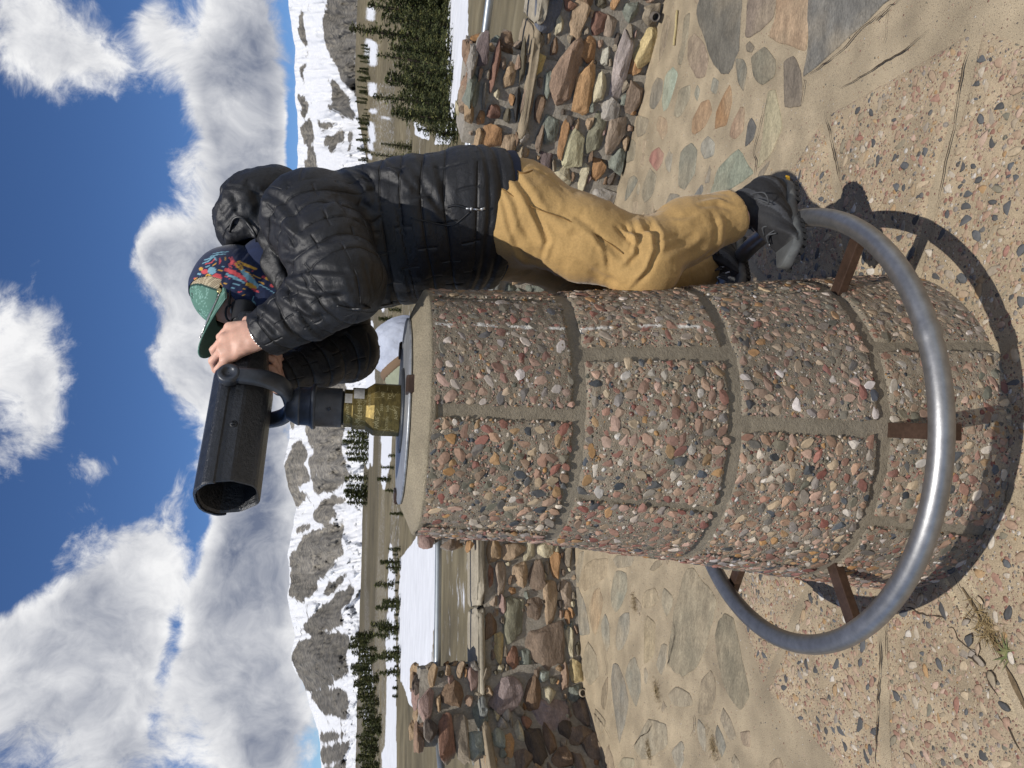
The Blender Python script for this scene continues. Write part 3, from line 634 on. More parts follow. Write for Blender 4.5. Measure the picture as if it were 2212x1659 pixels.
m_white = M('worn_white_metal', (.50, .47, .42), .6, .2, var=(60, .3))
m_glass = M('lens_glass', (.008, .009, .012), .05, 0, spec=.9)
# mount
V, f = lathe([(.02, 1.319), (.102, 1.319), (.103, 1.3205), (.103, 1.3235), (.101, 1.325), (.02, 1.325)], 64, VP); obj('flange', (V, f), m_gun2, vw)
V, f = lathe([(.02, 1.325), (.0625, 1.325), (.0635, 1.3265), (.0635, 1.385), (.0625, 1.387), (.051, 1.4035), (.0505, 1.405), (.0505, 1.434), (.0495, 1.436), (.0455, 1.436), (.0455, 1.4545), (.02, 1.4555)], 12, VP, a0=.2, a1=.2 + 2 * PI)
bp = obj('brass_post', (V, f), m_brass, vw, smooth_=False)
bpc = lambda a, r, z: VP + np.array([r * math.cos(a), r * math.sin(a), z])
def cylfn(a0, r, z0, tilt=0.):
    def fn(u, v, w_):
        u2 = u * math.cos(tilt) - v * math.sin(tilt); v2 = u * math.sin(tilt) + v * math.cos(tilt)
        # twelve-sided post: flat sides
        a = a0 + u2 / r; seg = PI / 6; loc_ = ((a - .2) % seg) - seg / 2
        rr = r * math.cos(seg / 2) / math.cos(loc_) if r > .0 else r
        return bpc(a, rr + .0007, z0 + v2)
    return fn
gs = []
for s, ang_, r, z, size, tl in [('MEMEME', -92, .0505, 1.413, .0145, .04), ('WINES', -62, .0565, 1.391, .013, 0.), ('JW+K', -96, .0455, 1.4415, .0105, .05), ('ANNE', -118, .0635, 1.374, .0125, -.05), ('A+K', -98, .0635, 1.332, .011, .1), ('TC', -58, .0635, 1.347, .012, -.1), ('2010', -83, .0635, 1.366, .0085, 0), ('lock', -84, .0635, 1.3525, .0095, .05), ('MK', -120, .0505, 1.42, .010, .2), ('WD', -52, .0635, 1.364, .010, .1), ('DUTTON', -118, .0635, 1.352, .0085, 0.), ('NK', -70, .0455, 1.443, .0095, 0)]:
    gs.append(bolt_text(s, size, cylfn(math.radians(ang_), r, z, tl)))
rs = np.random.default_rng(3)
for k in range(70):
    z_ = rs.choice([1.34, 1.36, 1.378, 1.412, 1.425, 1.445]); r_ = .0635 if z_ < 1.387 else (.0505 if z_ < 1.436 else .0455)
    a_ = math.radians(rs.uniform(-170, -10)); tl = rs.uniform(0, PI); L_ = rs.uniform(.003, .012) ; fn = cylfn(a_, r_, z_ + rs.uniform(-.006, .006), tl); wd = rs.uniform(.00025, .0006)
    q = [fn(u, v, 0) for u, v in ((-L_, -wd), (0, -wd), (L_, -wd), (L_, wd), (0, wd), (-L_, wd))]
    if max(p[2] for p in q) > 1.452: continue
    gs.append((np.array(q), [[0, 1, 4, 5], [1, 2, 3, 4]]))
obj('scratched_lettering', gs, m_scr, bp, smooth_=False)
V, f = lathe([(.0462, 1.4365), (.0462, 1.4530)], 10, VP, a0=math.radians(-72), a1=math.radians(-40)); V2, f2 = lathe([(.0512, 1.409), (.0512, 1.433)], 12, VP, a0=math.radians(-60), a1=math.radians(-22))
obj('worn_patch', [(V, f), (V2, f2)], m_white, bp)
V, f = lathe([(.02, 1.4555), (.0405, 1.4555), (.0405, 1.459), (.046, 1.4595), (.0465, 1.461), (.0465, 1.518), (.051, 1.519), (.0535, 1.5205), (.0535, 1.5275), (.050, 1.5295), (.0475, 1.531), (.0475, 1.533), (.0455, 1.535), (.0445, 1.556), (.02, 1.558)], 48, VP)
obj('swivel_collar', (V, f), m_gun2, vw)
V, f = lathe([(.0001, .003), (.0035, .003), (.0045, 0), (.0045, -.004)], 14, axis=bpc(math.radians(-92), 1, 0) - VP); obj('set_screw', (V + bpc(math.radians(-92), .0465, 1.487), f), m_gun, vw)
# yoke: a U of cast iron, thick bar, each arm ending in an eye
def barloop(path, wx, wy, axis):
    P = np.asarray(path); T = np.gradient(P, axis=0); T /= np.linalg.norm(T, axis=1)[:, None]; B = np.tile(axis, (len(P), 1)); Nn = np.cross(T, B); Nn /= np.linalg.norm(Nn, axis=1)[:, None]
    sec = [(math.cos(a), math.sin(a)) for a in np.linspace(0, 2 * PI, 17)[:-1]]
    sec = [(np.sign(x) * abs(x) ** .6, np.sign(y) * abs(y) ** .6) for x, y in sec]
    V = np.concatenate([P[i] + np.array([B[i] * wx[i] * x + Nn[i] * wy[i] * y for x, y in sec]) for i in range(len(P))])
    n = 16; f = [[i * n + j, i * n + (j + 1) % n, (i + 1) * n + (j + 1) % n, (i + 1) * n + j] for i in range(len(P) - 1) for j in range(n)] + [list(range(n)), [(len(P) - 1) * n + j for j in range(n)][::-1]]
    return V, f
half = spline([(.104, 1.700), (.1035, 1.668), (.097, 1.632), (.078, 1.602), (.048, 1.585), (0, 1.579)], 26)
full = np.vstack([half, (half * [-1, 1])[::-1][1:]])
path = [vl(-.012, n_, z_) for n_, z_ in full]; q = np.abs(np.linspace(-1, 1, len(path)))
yk = obj('yoke', [barloop(path, .024 - .007 * q, .0125 - .002 * q, ax), lathe([(.01, 1.552), (.0445, 1.553), (.046, 1.558), (.040, 1.570), (.033, 1.584), (.01, 1.588)], 32, VP)], m_gun2, vw)
for s_ in (1, -1):
    V, f = lathe([(.001, -.012), (.022, -.012), (.024, -.009), (.024, .008), (.021, .012), (.012, .0125), (.012, .010), (.001, .010)], 28, axis=ln_ * s_); obj('pivot_pin', (V + vl(-.012, s_ * .105, 1.702), f), m_gun2, yk)
# barrel: lower tray and upper lid, seam proud; hollow at the front
SEC = [(0, .0725), (.040, .069), (.060, .062), (.085, .042), (.0905, .035), (.092, .026), (.092, -.016), (.089, -.024), (.060, -.060), (.050, -.067), (.038, -.071), (0, -.0725)]
full_sec = SEC + [(-x, y) for x, y in SEC[-2:0:-1]]
ZC = 1.684; SEC = [(x * .96, y * .86) for x, y in SEC]; full_sec = SEC + [(-x, y) for x, y in SEC[-2:0:-1]]
def shell(stations, sec, close_front, close_back, inner=None):
    n = len(sec); V = []; 
    for s, sx_, sz, rake in stations: V += [vl(s + rake * y, x * sx_, ZC + y * sz) for x, y in sec]
    f = [[i * n + j, i * n + (j + 1) % n, (i + 1) * n + (j + 1) % n, (i + 1) * n + j] for i in range(len(stations) - 1) for j in range(n)]
    if close_back: f.append(list(range(n)))
    if close_front: f.append([(len(stations) - 1) * n + j for j in range(n)])
    return np.array(V), f
def resample(sec, k=6):
    out = []
    for i in range(len(sec)):
        p0, p1, p2, p3 = [np.array(sec[(i + d) % len(sec)]) for d in (-1, 0, 1, 2)]
        for t in np.arange(k) / k: out.append(tuple(p1 + (p2 - p1) * t) if True else tuple(.5 * ((2 * p1) + (-p0 + p2) * t + (2 * p0 - 5 * p1 + 4 * p2 - p3) * t * t + (-p0 + 3 * p1 - 3 * p2 + p3) * t ** 3)))
    return out
S2 = resample(full_sec, 3)
st = [(-.052, .93, .93, 0), (-.048, .985, .985, 0), (-.04, 1, 1, 0), (.05, 1, 1, 0), (.15, 1, 1, 0), (.226, 1, 1, .10), (.231, .99, .99, .10), (.2325, .955, .955, .10), (.227, .91, .91, .10), (.13, .89, .89, 0)]
bar = obj('barrel', [shell(st, S2, True, True)], [m_gun], vw, smooth_=False)
V, f = shell([(.129, .885, .885, 0), (.1292, .87, .87, 0)], S2, True, True); obj('front_baffle', (V, f), m_dark, bar)
for s_ in (1, -1):
    V, f = lathe([(.001, .004), (.022, .003), (.026, 0), (.028, .003), (.030, .0), (.030, -.01)], 24, axis=ax); obj('lens', (V + vl(.132, s_ * .038, ZC - .008), f), m_glass, bar)
# lid: upper shell standing 3 mm proud of the tray, overhanging the seam
LID = [(x * .995, y * .86 + .0025) for x, y in [(.0925, .018), (.0925, .027), (.091, .036), (.086, .0435), (.061, .0635), (.040, .0712), (0, .0745)]]; LID = LID + [(-x, y) for x, y in LID[-2::-1]]
inn = [(x * .955, y - .004) for x, y in LID][::-1]
V, f = shell([(-.05, .97, 1, 0), (-.046, 1, 1, 0), (.1, 1, 1, 0), (.232, 1, 1, .12), (.2355, .985, .99, .12)], LID + inn, True, True); obj('lid', (V, f), m_gun, bar, smooth_=False)
# eyepiece housing at the back, and two rubber eyecups
st = [(-.222, .60, .60, 0), (-.220, .70, .68, 0), (-.213, .745, .74, 0), (-.12, .76, .76, 0), (-.05, .80, .80, 0)]
V, f = shell(st, S2, True, True); eh = obj('eyepiece_housing', (V, f), m_gun, vw, smooth_=False)
sd = [(.0925 * .765, .022, ), ]
for s_ in (1, -1):
    V, f = lathe([(.001, -.02), (.020, -.02), (.021, .018), (.026, .028), (.029, .029), (.0300, .026), (.026, .0), (.024, -.02)], 24, axis=-ax); obj('eyecup', (V + vl(-.226, s_ * .033, ZC + .024), f), m_dark, eh)
V, f = lathe([(.0055, .002), (.0075, .002), (.0085, 0), (.0085, -.004), (.0055, -.004)], 18, axis=ln_); obj('screw_eye', (V + vl(.10, .0885, ZC - .004), f), m_dark, bar)
V, f = tube([vl(.099, .0892, ZC - .006), vl(.101, .0892, ZC + .002)], .0032, 8); obj('screw_eye', (V, f), m_gun, bar)
# ------------------------------------------------------------------ rubble wall round the overlook
W0 = np.array([-.06, 4.82]); W1 = np.array([-1.90, 4.12]); W2 = W1 + np.array([-.41, -.91]) * 2.4; W3 = W0 + np.array([.827, -.562]) * 3.4
SEGS = [(W1, W0), (W0, W3), (W2, W1)]
wallr = tag(empty('stone_wall', (-.06, 4.9, 0)), 'low mortared rubble wall with stone piers and pipe rails along the edge of the overlook', 'wall')
HW = .60; TW = .36
def seg_frame(s):
    a, b = SEGS[s]; e = (b - a) / np.linalg.norm(b - a); n = np.array([e[1], -e[0]])       # n: towards the overlook
    if n @ (np.array([0, 1.5]) - a) < 0: n = -n
    return a, b, e, n
def wallhit(X, Y, off=0., pref=None):
    v = ray(X, Y); best = None
    for s in range(3) if pref is None else [pref]:
        a, b, e, n = seg_frame(s); a3 = a + n * off
        den = v[0] * n[0] + v[1] * n[1]
        if abs(den) < 1e-6: continue
        t = ((a3[0] - CAM[0]) * n[0] + (a3[1] - CAM[1]) * n[1]) / den
        if t <= 0: continue
        p = CAM + v * t; u = (p[:2] - a) @ e; L_ = np.linalg.norm(b - a)
        if -.05 <= u <= L_ + .05 or pref is not None:
            if best is None or t < best[0]: best = (t, p, s, u)
    return best
m_wm = M('wall_mortar', alb(156, 148, 134), .95, var=(5, .2), var2=(60, .2), bump=(130, .6, .006), bump2=(18, .6, .02))
m_ws = M('rubble_stone', None, .82, var=(14, .26), var2=(75, .24), bump=(100, .6, .006), bump2=(24, .6, .012), stretch=(1, 1, 2.6))
m_pipe = M('galvanised_pipe', (.34, .37, .39), .42, .7, var=(10, .12), bump=(80, .08, .001))
m_capst = M('cap_stone', None, .82, var=(6, .2), var2=(50, .18), bump=(110, .5, .005), stretch=(1, 1, 3))
# core: rough mortar face
def rough_box(a, b, e, n, z0, z1, t_in, t_out, step=.03, amp=.012, seed=0):
    """wall body between a and b: front face at +t_in along n, back at -t_out"""
    L_ = np.linalg.norm(b - a); nu = max(4, int(L_ / step)); nz = max(4, int((z1 - z0) / step)); nd = max(3, int((t_in + t_out) / step)); g = []
    def patch(fn, p, q):
        U_, V_ = np.meshgrid(np.linspace(0, 1, p), np.linspace(0, 1, q), indexing='ij'); P = fn(U_, V_).reshape(-1, 3)
        P = P + amp * np.stack([fbm(P, 9, 4, seed), fbm(P, 9, 4, seed + 1), .6 * fbm(P, 9, 4, seed + 2)], -1)
        I = np.arange(p * q).reshape(p, q); g.append((P, np.stack([I[:-1, :-1], I[1:, :-1], I[1:, 1:], I[:-1, 1:]], -1).reshape(-1, 4)))
    e3 = np.array([*e, 0]); n3 = np.array([*n, 0]); a3 = np.array([*a, 0.]); zz = np.array([0, 0, 1.])
    X3 = lambda u, d, z: a3 + e3 * (u * L_)[..., None] + n3 * d[..., None] + zz * z[..., None]
    fu = lambda U_: z0 + (z1 - z0) * U_
    patch(lambda U_, V_: X3(U_, np.full_like(U_, t_in), fu(V_)), nu, nz); patch(lambda U_, V_: X3(U_, np.full_like(U_, -t_out), fu(V_)), nu, nz)
    patch(lambda U_, V_: X3(U_, -t_out + (t_in + t_out) * V_, np.full_like(U_, z1)), nu, nd)
    patch(lambda U_, V_: X3(np.zeros_like(U_), -t_out + (t_in + t_out) * U_, fu(V_)), nd, nz); patch(lambda U_, V_: X3(np.ones_like(U_), -t_out + (t_in + t_out) * U_, fu(V_)), nd, nz)
    return g
for s in range(3):
    a, b, e, n = seg_frame(s); obj('mortar_core', rough_box(a - e * .0, b + e * .0, e, n, -.05, HW, -.002, TW, seed=s * 11), m_wm, wallr)
PIER = [(0, .0, .42, .99), (0, 1.16, .36, .985), (1, 1.90, .47, .945), (2, 1.35, .42, 1.0), (1, 3.0, .44, 1.0)]
pierbox = []
for s, u, wd, h in PIER:
    a, b, e, n = seg_frame(s); c = a + e * u; pierbox.append((s, u, wd, h))
    obj('pier', rough_box(c - e * wd / 2, c + e * wd / 2, e, n, -.05, h, .018, TW + .02, step=.025, amp=.02, seed=40 + int(u * 9)), m_wm, wallr)
PAL = {'slate': (98, 102, 112), 'rust': (140, 100, 76), 'beige': (164, 138, 106), 'cream': (188, 176, 142), 'orange': (176, 132, 82), 'gg': (122, 126, 112), 'rb': (124, 88, 70), 'cb': (158, 138, 116), 'ob': (158, 116, 70), 'yc': (186, 164, 110), 'lil': (168, 154, 146), 'wh': (182, 176, 156), 'to': (180, 138, 88), 'bp': (150, 122, 98), 'br': (124, 98, 72), 'ye': (186, 160, 92), 'gt': (142, 128, 106), 'pg': (104, 88, 84), 'bk': (52, 48, 44), 'gb': (128, 108, 88), 'gw': (160, 152, 140), 'go': (126, 122, 98), 'pc': (178, 170, 132), 'pk': (150, 122, 110), 'tn': (162, 134, 98), 'dk': (84, 72, 60), 'pkg': (146, 128, 122), 'lg': (150, 156, 142), 'od': (92, 84, 64)}
RS = [(740,130,100,150,'slate'),(950,50,45,60,'rust'),(1010,200,75,165,'beige'),(870,240,35,80,'cream'),(1345,40,40,60,'orange'),(1480,90,70,90,'gg'),(1210,200,58,110,'rb'),(1310,230,52,90,'cb'),(1110,440,70,130,'ob'),(1650,400,95,185,'yc'),(1530,580,46,120,'orange'),(1400,600,58,290,'lil'),(1270,510,30,90,'wh'),(1075,820,68,230,'to'),(890,700,112,300,'bp'),(820,430,38,80,'br'),(665,560,45,108,'ye'),(690,350,50,60,'gt'),(1220,800,55,135,'cream'),(165,460,52,160,'pg'),(300,550,30,230,'rb'),(415,670,42,105,'tn'),(400,360,50,70,'br'),(540,560,25,190,'od'),(75,860,58,140,'gg'),(190,840,16,110,'gt'),(290,980,58,55,'rb'),(480,900,30,150,'bk'),(580,920,50,150,'gb'),(670,980,40,110,'br'),(1550,850,80,135,'gb'),(1310,980,62,108,'gw'),(1180,1180,58,180,'go'),(975,1330,75,185,'pc'),(880,1260,33,160,'ob'),(775,1150,58,120,'gg'),(1370,1170,72,170,'cb'),(1350,1440,58,105,'gg'),(1200,1500,52,125,'ob'),(1065,1560,32,140,'cream'),(890,1570,66,100,'cream'),(745,1430,48,125,'pg'),(680,1240,28,125,'gb'),(560,1360,42,60,'tn'),(760,740,28,130,'gg'),(1480,260,34,60,'gt'),(950,340,30,40,'gt'),(1440,760,24,60,'gt')]
LS = [(180,190,44,44,'pk'),(330,210,48,40,'gb'),(455,210,22,40,'orange'),(620,250,50,85,'tn'),(740,240,76,58,'beige'),(930,235,50,50,'cream'),(775,390,52,80,'beige'),(660,440,34,98,'cb'),(590,420,15,78,'rust'),(880,430,48,98,'gb'),(1003,350,34,80,'orange'),(1090,300,30,62,'gt'),(535,470,18,58,'rb'),(1080,530,30,98,'cb'),(985,600,44,128,'beige'),(880,620,44,78,'gb'),(670,610,25,68,'pk'),(730,680,54,155,'go'),(600,750,38,78,'br'),(645,870,25,108,'yc'),(920,850,110,148,'gb'),(735,950,34,88,'rust'),(1100,850,25,90,'cream'),(1150,1040,36,75,'yc'),(710,1170,102,120,'pkg'),(950,1240,108,155,'pkg'),(1170,1270,58,85,'gb'),(930,1060,28,38,'lg'),(830,1350,30,40,'rust'),(400,1480,48,145,'gt'),(310,1440,44,128,'rust'),(200,1400,38,70,'dk'),(172,1250,40,108,'pk'),(330,1190,70,80,'br'),(505,1260,40,145,'gg'),(510,1480,56,78,'lg'),(710,1510,30,88,'to'),(880,1500,48,128,'dk'),(980,1470,38,98,'br'),(1170,1430,76,58,'gb'),(1260,1510,70,90,'gb'),(620,1470,48,60,'lg'),(800,1590,58,75,'gb'),(1080,1400,40,60,'dk'),(600,1620,40,40,'tn'),(1040,1600,60,60,'br'),(820,960,30,90,'gg')]
SUBR = [rock(4, 100 + i, .8, .16, .55) for i in range(10)]
placed = {0: [], 1: [], 2: []}
stg = []; stc = []
def put_stone(s, u, z, hu, hz, col, out=0., tilt=0., dep=None, k=None):
    a, b, e, n = seg_frame(s); e3 = np.array([*e, 0]); n3 = np.array([*n, 0]); zz = np.array([0, 0, 1.])
    k = RNG.integers(len(SUBR)) if k is None else k; V, f = SUBR[k]
    dp = dep if dep is not None else min(.028 + .30 * min(hu, hz), .06)
    c3 = np.array([*(a + e * u + n * (out - .008)), z])
    e1 = e3 * math.cos(tilt) + zz * math.sin(tilt); e2 = -e3 * math.sin(tilt) + zz * math.cos(tilt)
    flip = RNG.choice([-1, 1], 2)
    P = c3 + V[:, 0:1] * flip[0] * hu * e1 + V[:, 1:2] * flip[1] * hz * e2 + V[:, 2:3] * dp * n3
    if z - hz < .02: P[:, 2] = np.maximum(P[:, 2], -.01)
    cc = 1.14 * np.array(alb(*PAL[col])) if isinstance(col, str) else np.array(col)
    band = 1 + .16 * vnoise(np.stack([V[:, 0] * .7, V[:, 1] * 4.0, V[:, 2]], -1), 1.6, int(RNG.integers(999)))[:, None]
    cv = cc * band; mort = smooth(-V[:, 2], -.1, .35)[:, None]; 
    stg.append((P, f)); cv = cv * .86 + .14 * cv.mean(1, keepdims=True); stc.append(cv * (1 - mort) + np.array(alb(150, 142, 130)) * mort); placed[s].append((u, z, hu, hz))
def from_px(lst, x0, y0, s_):
    for cx, cy, hx, hy, col in lst:
        X, Y = (x0 + cx / s_) / 1.852, (y0 + cy / s_) / 1.852
        h = wallhit(X, Y, .01)
        if h is None: continue
        s, u = h[2], h[3]; out = 0.
        for (ps, pu, pw, ph) in pierbox:
            if ps == s and abs(pu - u) < pw / 2 + .02: out = .028
        if out: h = wallhit(X, Y, out, s) or h; u = h[3]
        dX, dY = hx / s_ / 1.852, hy / s_ / 1.852
        q1 = wallhit(X, Y - dY, out, s)[1]; q2 = wallhit(X, Y + dY, out, s)[1]; q3 = wallhit(X - dX, Y, out, s)[1]; q4 = wallhit(X + dX, Y, out, s)[1]
        hu = np.linalg.norm(q1[:2] - q2[:2]) / 2; hz = abs(q3[2] - q4[2]) / 2
        hu = min(hu, .30)
        put_stone(s, u, h[1][2], hu * 1.30, hz * 1.34, col, out, RNG.uniform(-.08, .08))
from_px(RS, 1850, 0, 2.2122); from_px(LS, 1600, 2050, 1.623)
# the rest of the wall (hidden behind the pedestal and the person, and beyond the frame)
names = ['beige', 'gt', 'gb', 'gg', 'cb', 'gw', 'br', 'tn', 'od', 'pk', 'cream', 'ob', 'gt', 'beige', 'bp', 'dk']
for s in range(3):
    a, b, e, n = seg_frame(s); L_ = np.linalg.norm(b - a); tries = 0
    while tries < 6000:
        tries += 1; hz = RNG.uniform(.03, .085) if tries < 2500 else RNG.uniform(.012, .035); hu = hz * RNG.uniform(1.1, 3.0); u = RNG.uniform(.02, L_ - .02); out = 0.; top = HW - .03
        for (ps, pu, pw, ph) in pierbox:
            if ps == s and abs(pu - u) < pw / 2: out = .028; top = ph - .02
        z = RNG.uniform(hz * .8, top - hz * .6)
        if z > top: continue
        if any(abs(u - pu) < (hu + phu) * .70 and abs(z - pz) < (hz + phz) * .70 for pu, pz, phu, phz in placed[s]): continue
        put_stone(s, u, z, hu, hz, names[RNG.integers(len(names))], out, RNG.uniform(-.1, .1))
# stones on the far side and tops of the piers
for (s, u, wd, h) in pierbox:
    a, b, e, n = seg_frame(s)
    for q in range(10):
        V, f = SUBR[RNG.integers(len(SUBR))]; uu = u + RNG.uniform(-.42, .42) * wd; dd = RNG.uniform(-TW, .02)
        c3 = np.array([*(a + e * uu + n * dd), h + RNG.uniform(-.02, .012)]); cc = np.array(alb(*PAL[names[RNG.integers(len(names))]])); hx = RNG.uniform(.05, .11)
        stg.append((c3 + V * [hx, hx * .8, .032], f)); stc.append(np.tile(cc, (len(V), 1)))
    for q in range(16):                        # sides of the pier above the wall
        sd = RNG.choice([-1, 1]); V, f = SUBR[RNG.integers(len(SUBR))]; dd = RNG.uniform(-TW, .0); z = RNG.uniform(HW, h - .04)
        c3 = np.array([*(a + e * (u + sd * wd / 2) + n * dd), z]); cc = np.array(alb(*PAL[names[RNG.integers(len(names))]])); hz = RNG.uniform(.025, .06); hd = RNG.uniform(.05, .1)
        e3 = np.array([*e, 0]); n3 = np.array([*n, 0])
        stg.append((c3 + V[:, 2:3] * .035 * e3 + V[:, 0:1] * hd * n3 + V[:, 1:2] * [0, 0, hz], f)); stc.append(np.tile(cc, (len(V), 1)))
obj('rubble_stones', stg, m_ws, wallr, smooth_=False, col=np.concatenate(stc))
# flat cap stones along the wall top
cg = []; cc_ = []
for s in range(3):
    a, b, e, n = seg_frame(s); L_ = np.linalg.norm(b - a); u = -.02; e3 = np.array([*e, 0]); n3 = np.array([*n, 0]); zz = np.array([0, 0, 1.])
    while u < L_:
        w_ = RNG.uniform(.30, .75); u1 = min(u + w_, L_ + .02)
        V, f = ICO4; P = np.sign(V) * np.abs(V) ** .32
        P = np.clip(P, -1, 1); P = P * (1 + .13 * fbm(V, 3.5, 4, int(u * 50) + s)[:, None])
        c3 = np.array([*(a + e * (u + u1) / 2 + n * (.015 - TW / 2)), HW + .027])
        cg.append((c3 + P[:, 0:1] * (u1 - u - .012) / 2 * e3 + P[:, 1:2] * (TW / 2 + .04 + .012 * math.sin(u * 9)) * n3 + P[:, 2:3] * .026 * zz, f))
        base = np.array(alb(*[(150, 150, 142), (164, 148, 122), (138, 140, 134), (170, 160, 140)][RNG.integers(4)])); cc_.append(np.tile(base, (len(V), 1)) * (1 + .12 * fbm(P, 3, 3, s)[:, None])); u = u1
obj('cap_stones', cg, m_capst, wallr, col=np.concatenate(cc_))
# rails: galvanised pipe from pier to pier
def wp(s, u, d, z):
    a, b, e, n = seg_frame(s); return np.array([*(a + e * u + n * d), z])
for (s, u0, u1) in ((0, .05, 1.15), (0, 1.17, 2.0), (1, 0.0, 1.85), (1, 1.95, 3.0), (2, 1.4, 2.6), (2, 0, 1.3)):
    p, q = wp(s, u0, -.14, .872), wp(s, u1, -.14, .872); obj('rail', tube([p + (q - p) * t for t in np.linspace(0, 1, 6)], .0215, 16), m_pipe, wallr)
# drain pipe stubs at the foot of the wall
for X, Y, mt in ((1253, 1496, alb(176, 160, 136)), (1409, 33, alb(110, 102, 94))):
    h = wallhit(X, Y, .0); s = h[2]; n3 = np.array([*seg_frame(s)[3], 0]); md = M('drain_pipe_' + ('pale' if Y > 800 else 'dark'), mt, .7, var=(20, .2))
    V, f = lathe([(.001, -.02), (.017, -.02), (.0175, .055), (.022, .056), (.0235, .05), (.0235, -.06)], 20, axis=n3); obj('drain_pipe', (V + h[1] + n3 * .01, f), md, wallr)
    V, f = lathe([(.001, -.01), (.0168, -.01)], 16, axis=n3); obj('drain_hole', (V + h[1] + n3 * .0, f), m_dark, wallr)
# a weathered stick on the flagstones and dry weeds in the open joint
m_wood = M('weathered_wood', alb(196, 178, 130), .8, var=(30, .2), bump=(120, .4, .002), stretch=(1, 1, 5))
p, q = gnd(1463, 22, .008), gnd(1456, 98, .008)
stick = obj('wooden_stick', tube([p + (q - p) * t + np.array([0, 0, .0015 * math.sin(9 * t)]) for t in np.linspace(0, 1, 7)], .0065, 8, squash=.55), m_wood, None, loc=tuple((p + q) / 2))
tag(stick, 'thin weathered stick of pale wood lying on the flagstones near the wall', 'stick')
m_weed = M('dry_weed', None, .7, var=(60, .25))
wcs = [(gnd(*pxs([(1255, 600)], 3300, 2200, 1.9025)[0]), 1., 'dry tuft of weeds growing in the open paving joint left of the foot ring', True),
       (gnd(*pxs([(645, 400)], 2200, 2200, 1.9025)[0]), 1.0, 'flat brown weeds in the flagstone joints behind the pedestal, nearest the pedestal', False), (gnd(*pxs([(815, 1080)], 2200, 2200, 1.9025)[0]), .9, 'small brown weed midway between the foot ring and the left wall', False),
       (gnd(*pxs([(1245, 1490)], 2200, 2200, 1.9025)[0]), 1.0, 'dark brown weed beside a small blue-grey flagstone left of the foot ring', False), (gnd(*pxs([(755, 1530)], 2200, 2200, 1.9025)[0]), .9, 'brown weed near the lower left photo edge on the flagstones', False)]
for wc, wsz, wlab, green in wcs:
    wg = []; wcol = []
    for k in range(150 if green else 110):
        if k < 130:
            b = wc + np.array([RNG.normal(0, .016), RNG.normal(0, .016), -.002]) * wsz + RNG.normal(0, .022) * wsz * np.array([-.75, -.66, 0]); L_ = RNG.uniform(.012, .045) * (1 if green else .75); a_ = RNG.uniform(0, 2 * PI); col = np.array(alb(*[(134, 112, 70), (104, 84, 54), (150, 130, 90)][RNG.integers(3)])); wdt = .0012; drop = .55 if green else .72
        else:
            b = wc + np.array([-.035, -.05, .0]) + np.array([RNG.normal(0, .006), RNG.normal(0, .006), 0]); L_ = RNG.uniform(.02, .045); a_ = RNG.uniform(0, 2 * PI); col = np.array(alb(*[(104, 112, 66), (128, 126, 82)][RNG.integers(2)])); wdt = .0026; drop = .8
        d_ = np.array([math.cos(a_), math.sin(a_), 0]); sd = np.array([-d_[1], d_[0], 0]); pts = []
        for t in (0, .35, .7, 1):
            c_ = b + d_ * L_ * t + np.array([0, 0, L_ * (t * .8 - drop * t * t)]); c_[2] = max(c_[2], .005); w_ = wdt * (1 - t * .95); pts += [c_ - sd * w_, c_ + sd * w_]
        wg.append((np.array(pts), np.array([(0, 1, 3, 2), (2, 3, 5, 4), (4, 5, 7, 6)]))); wcol.append(np.tile(col, (8, 1)))
    tag(obj('weed', wg, m_weed, None, col=np.concatenate(wcol), loc=tuple(wc)), wlab, 'weed', 'weeds in the paving joints')
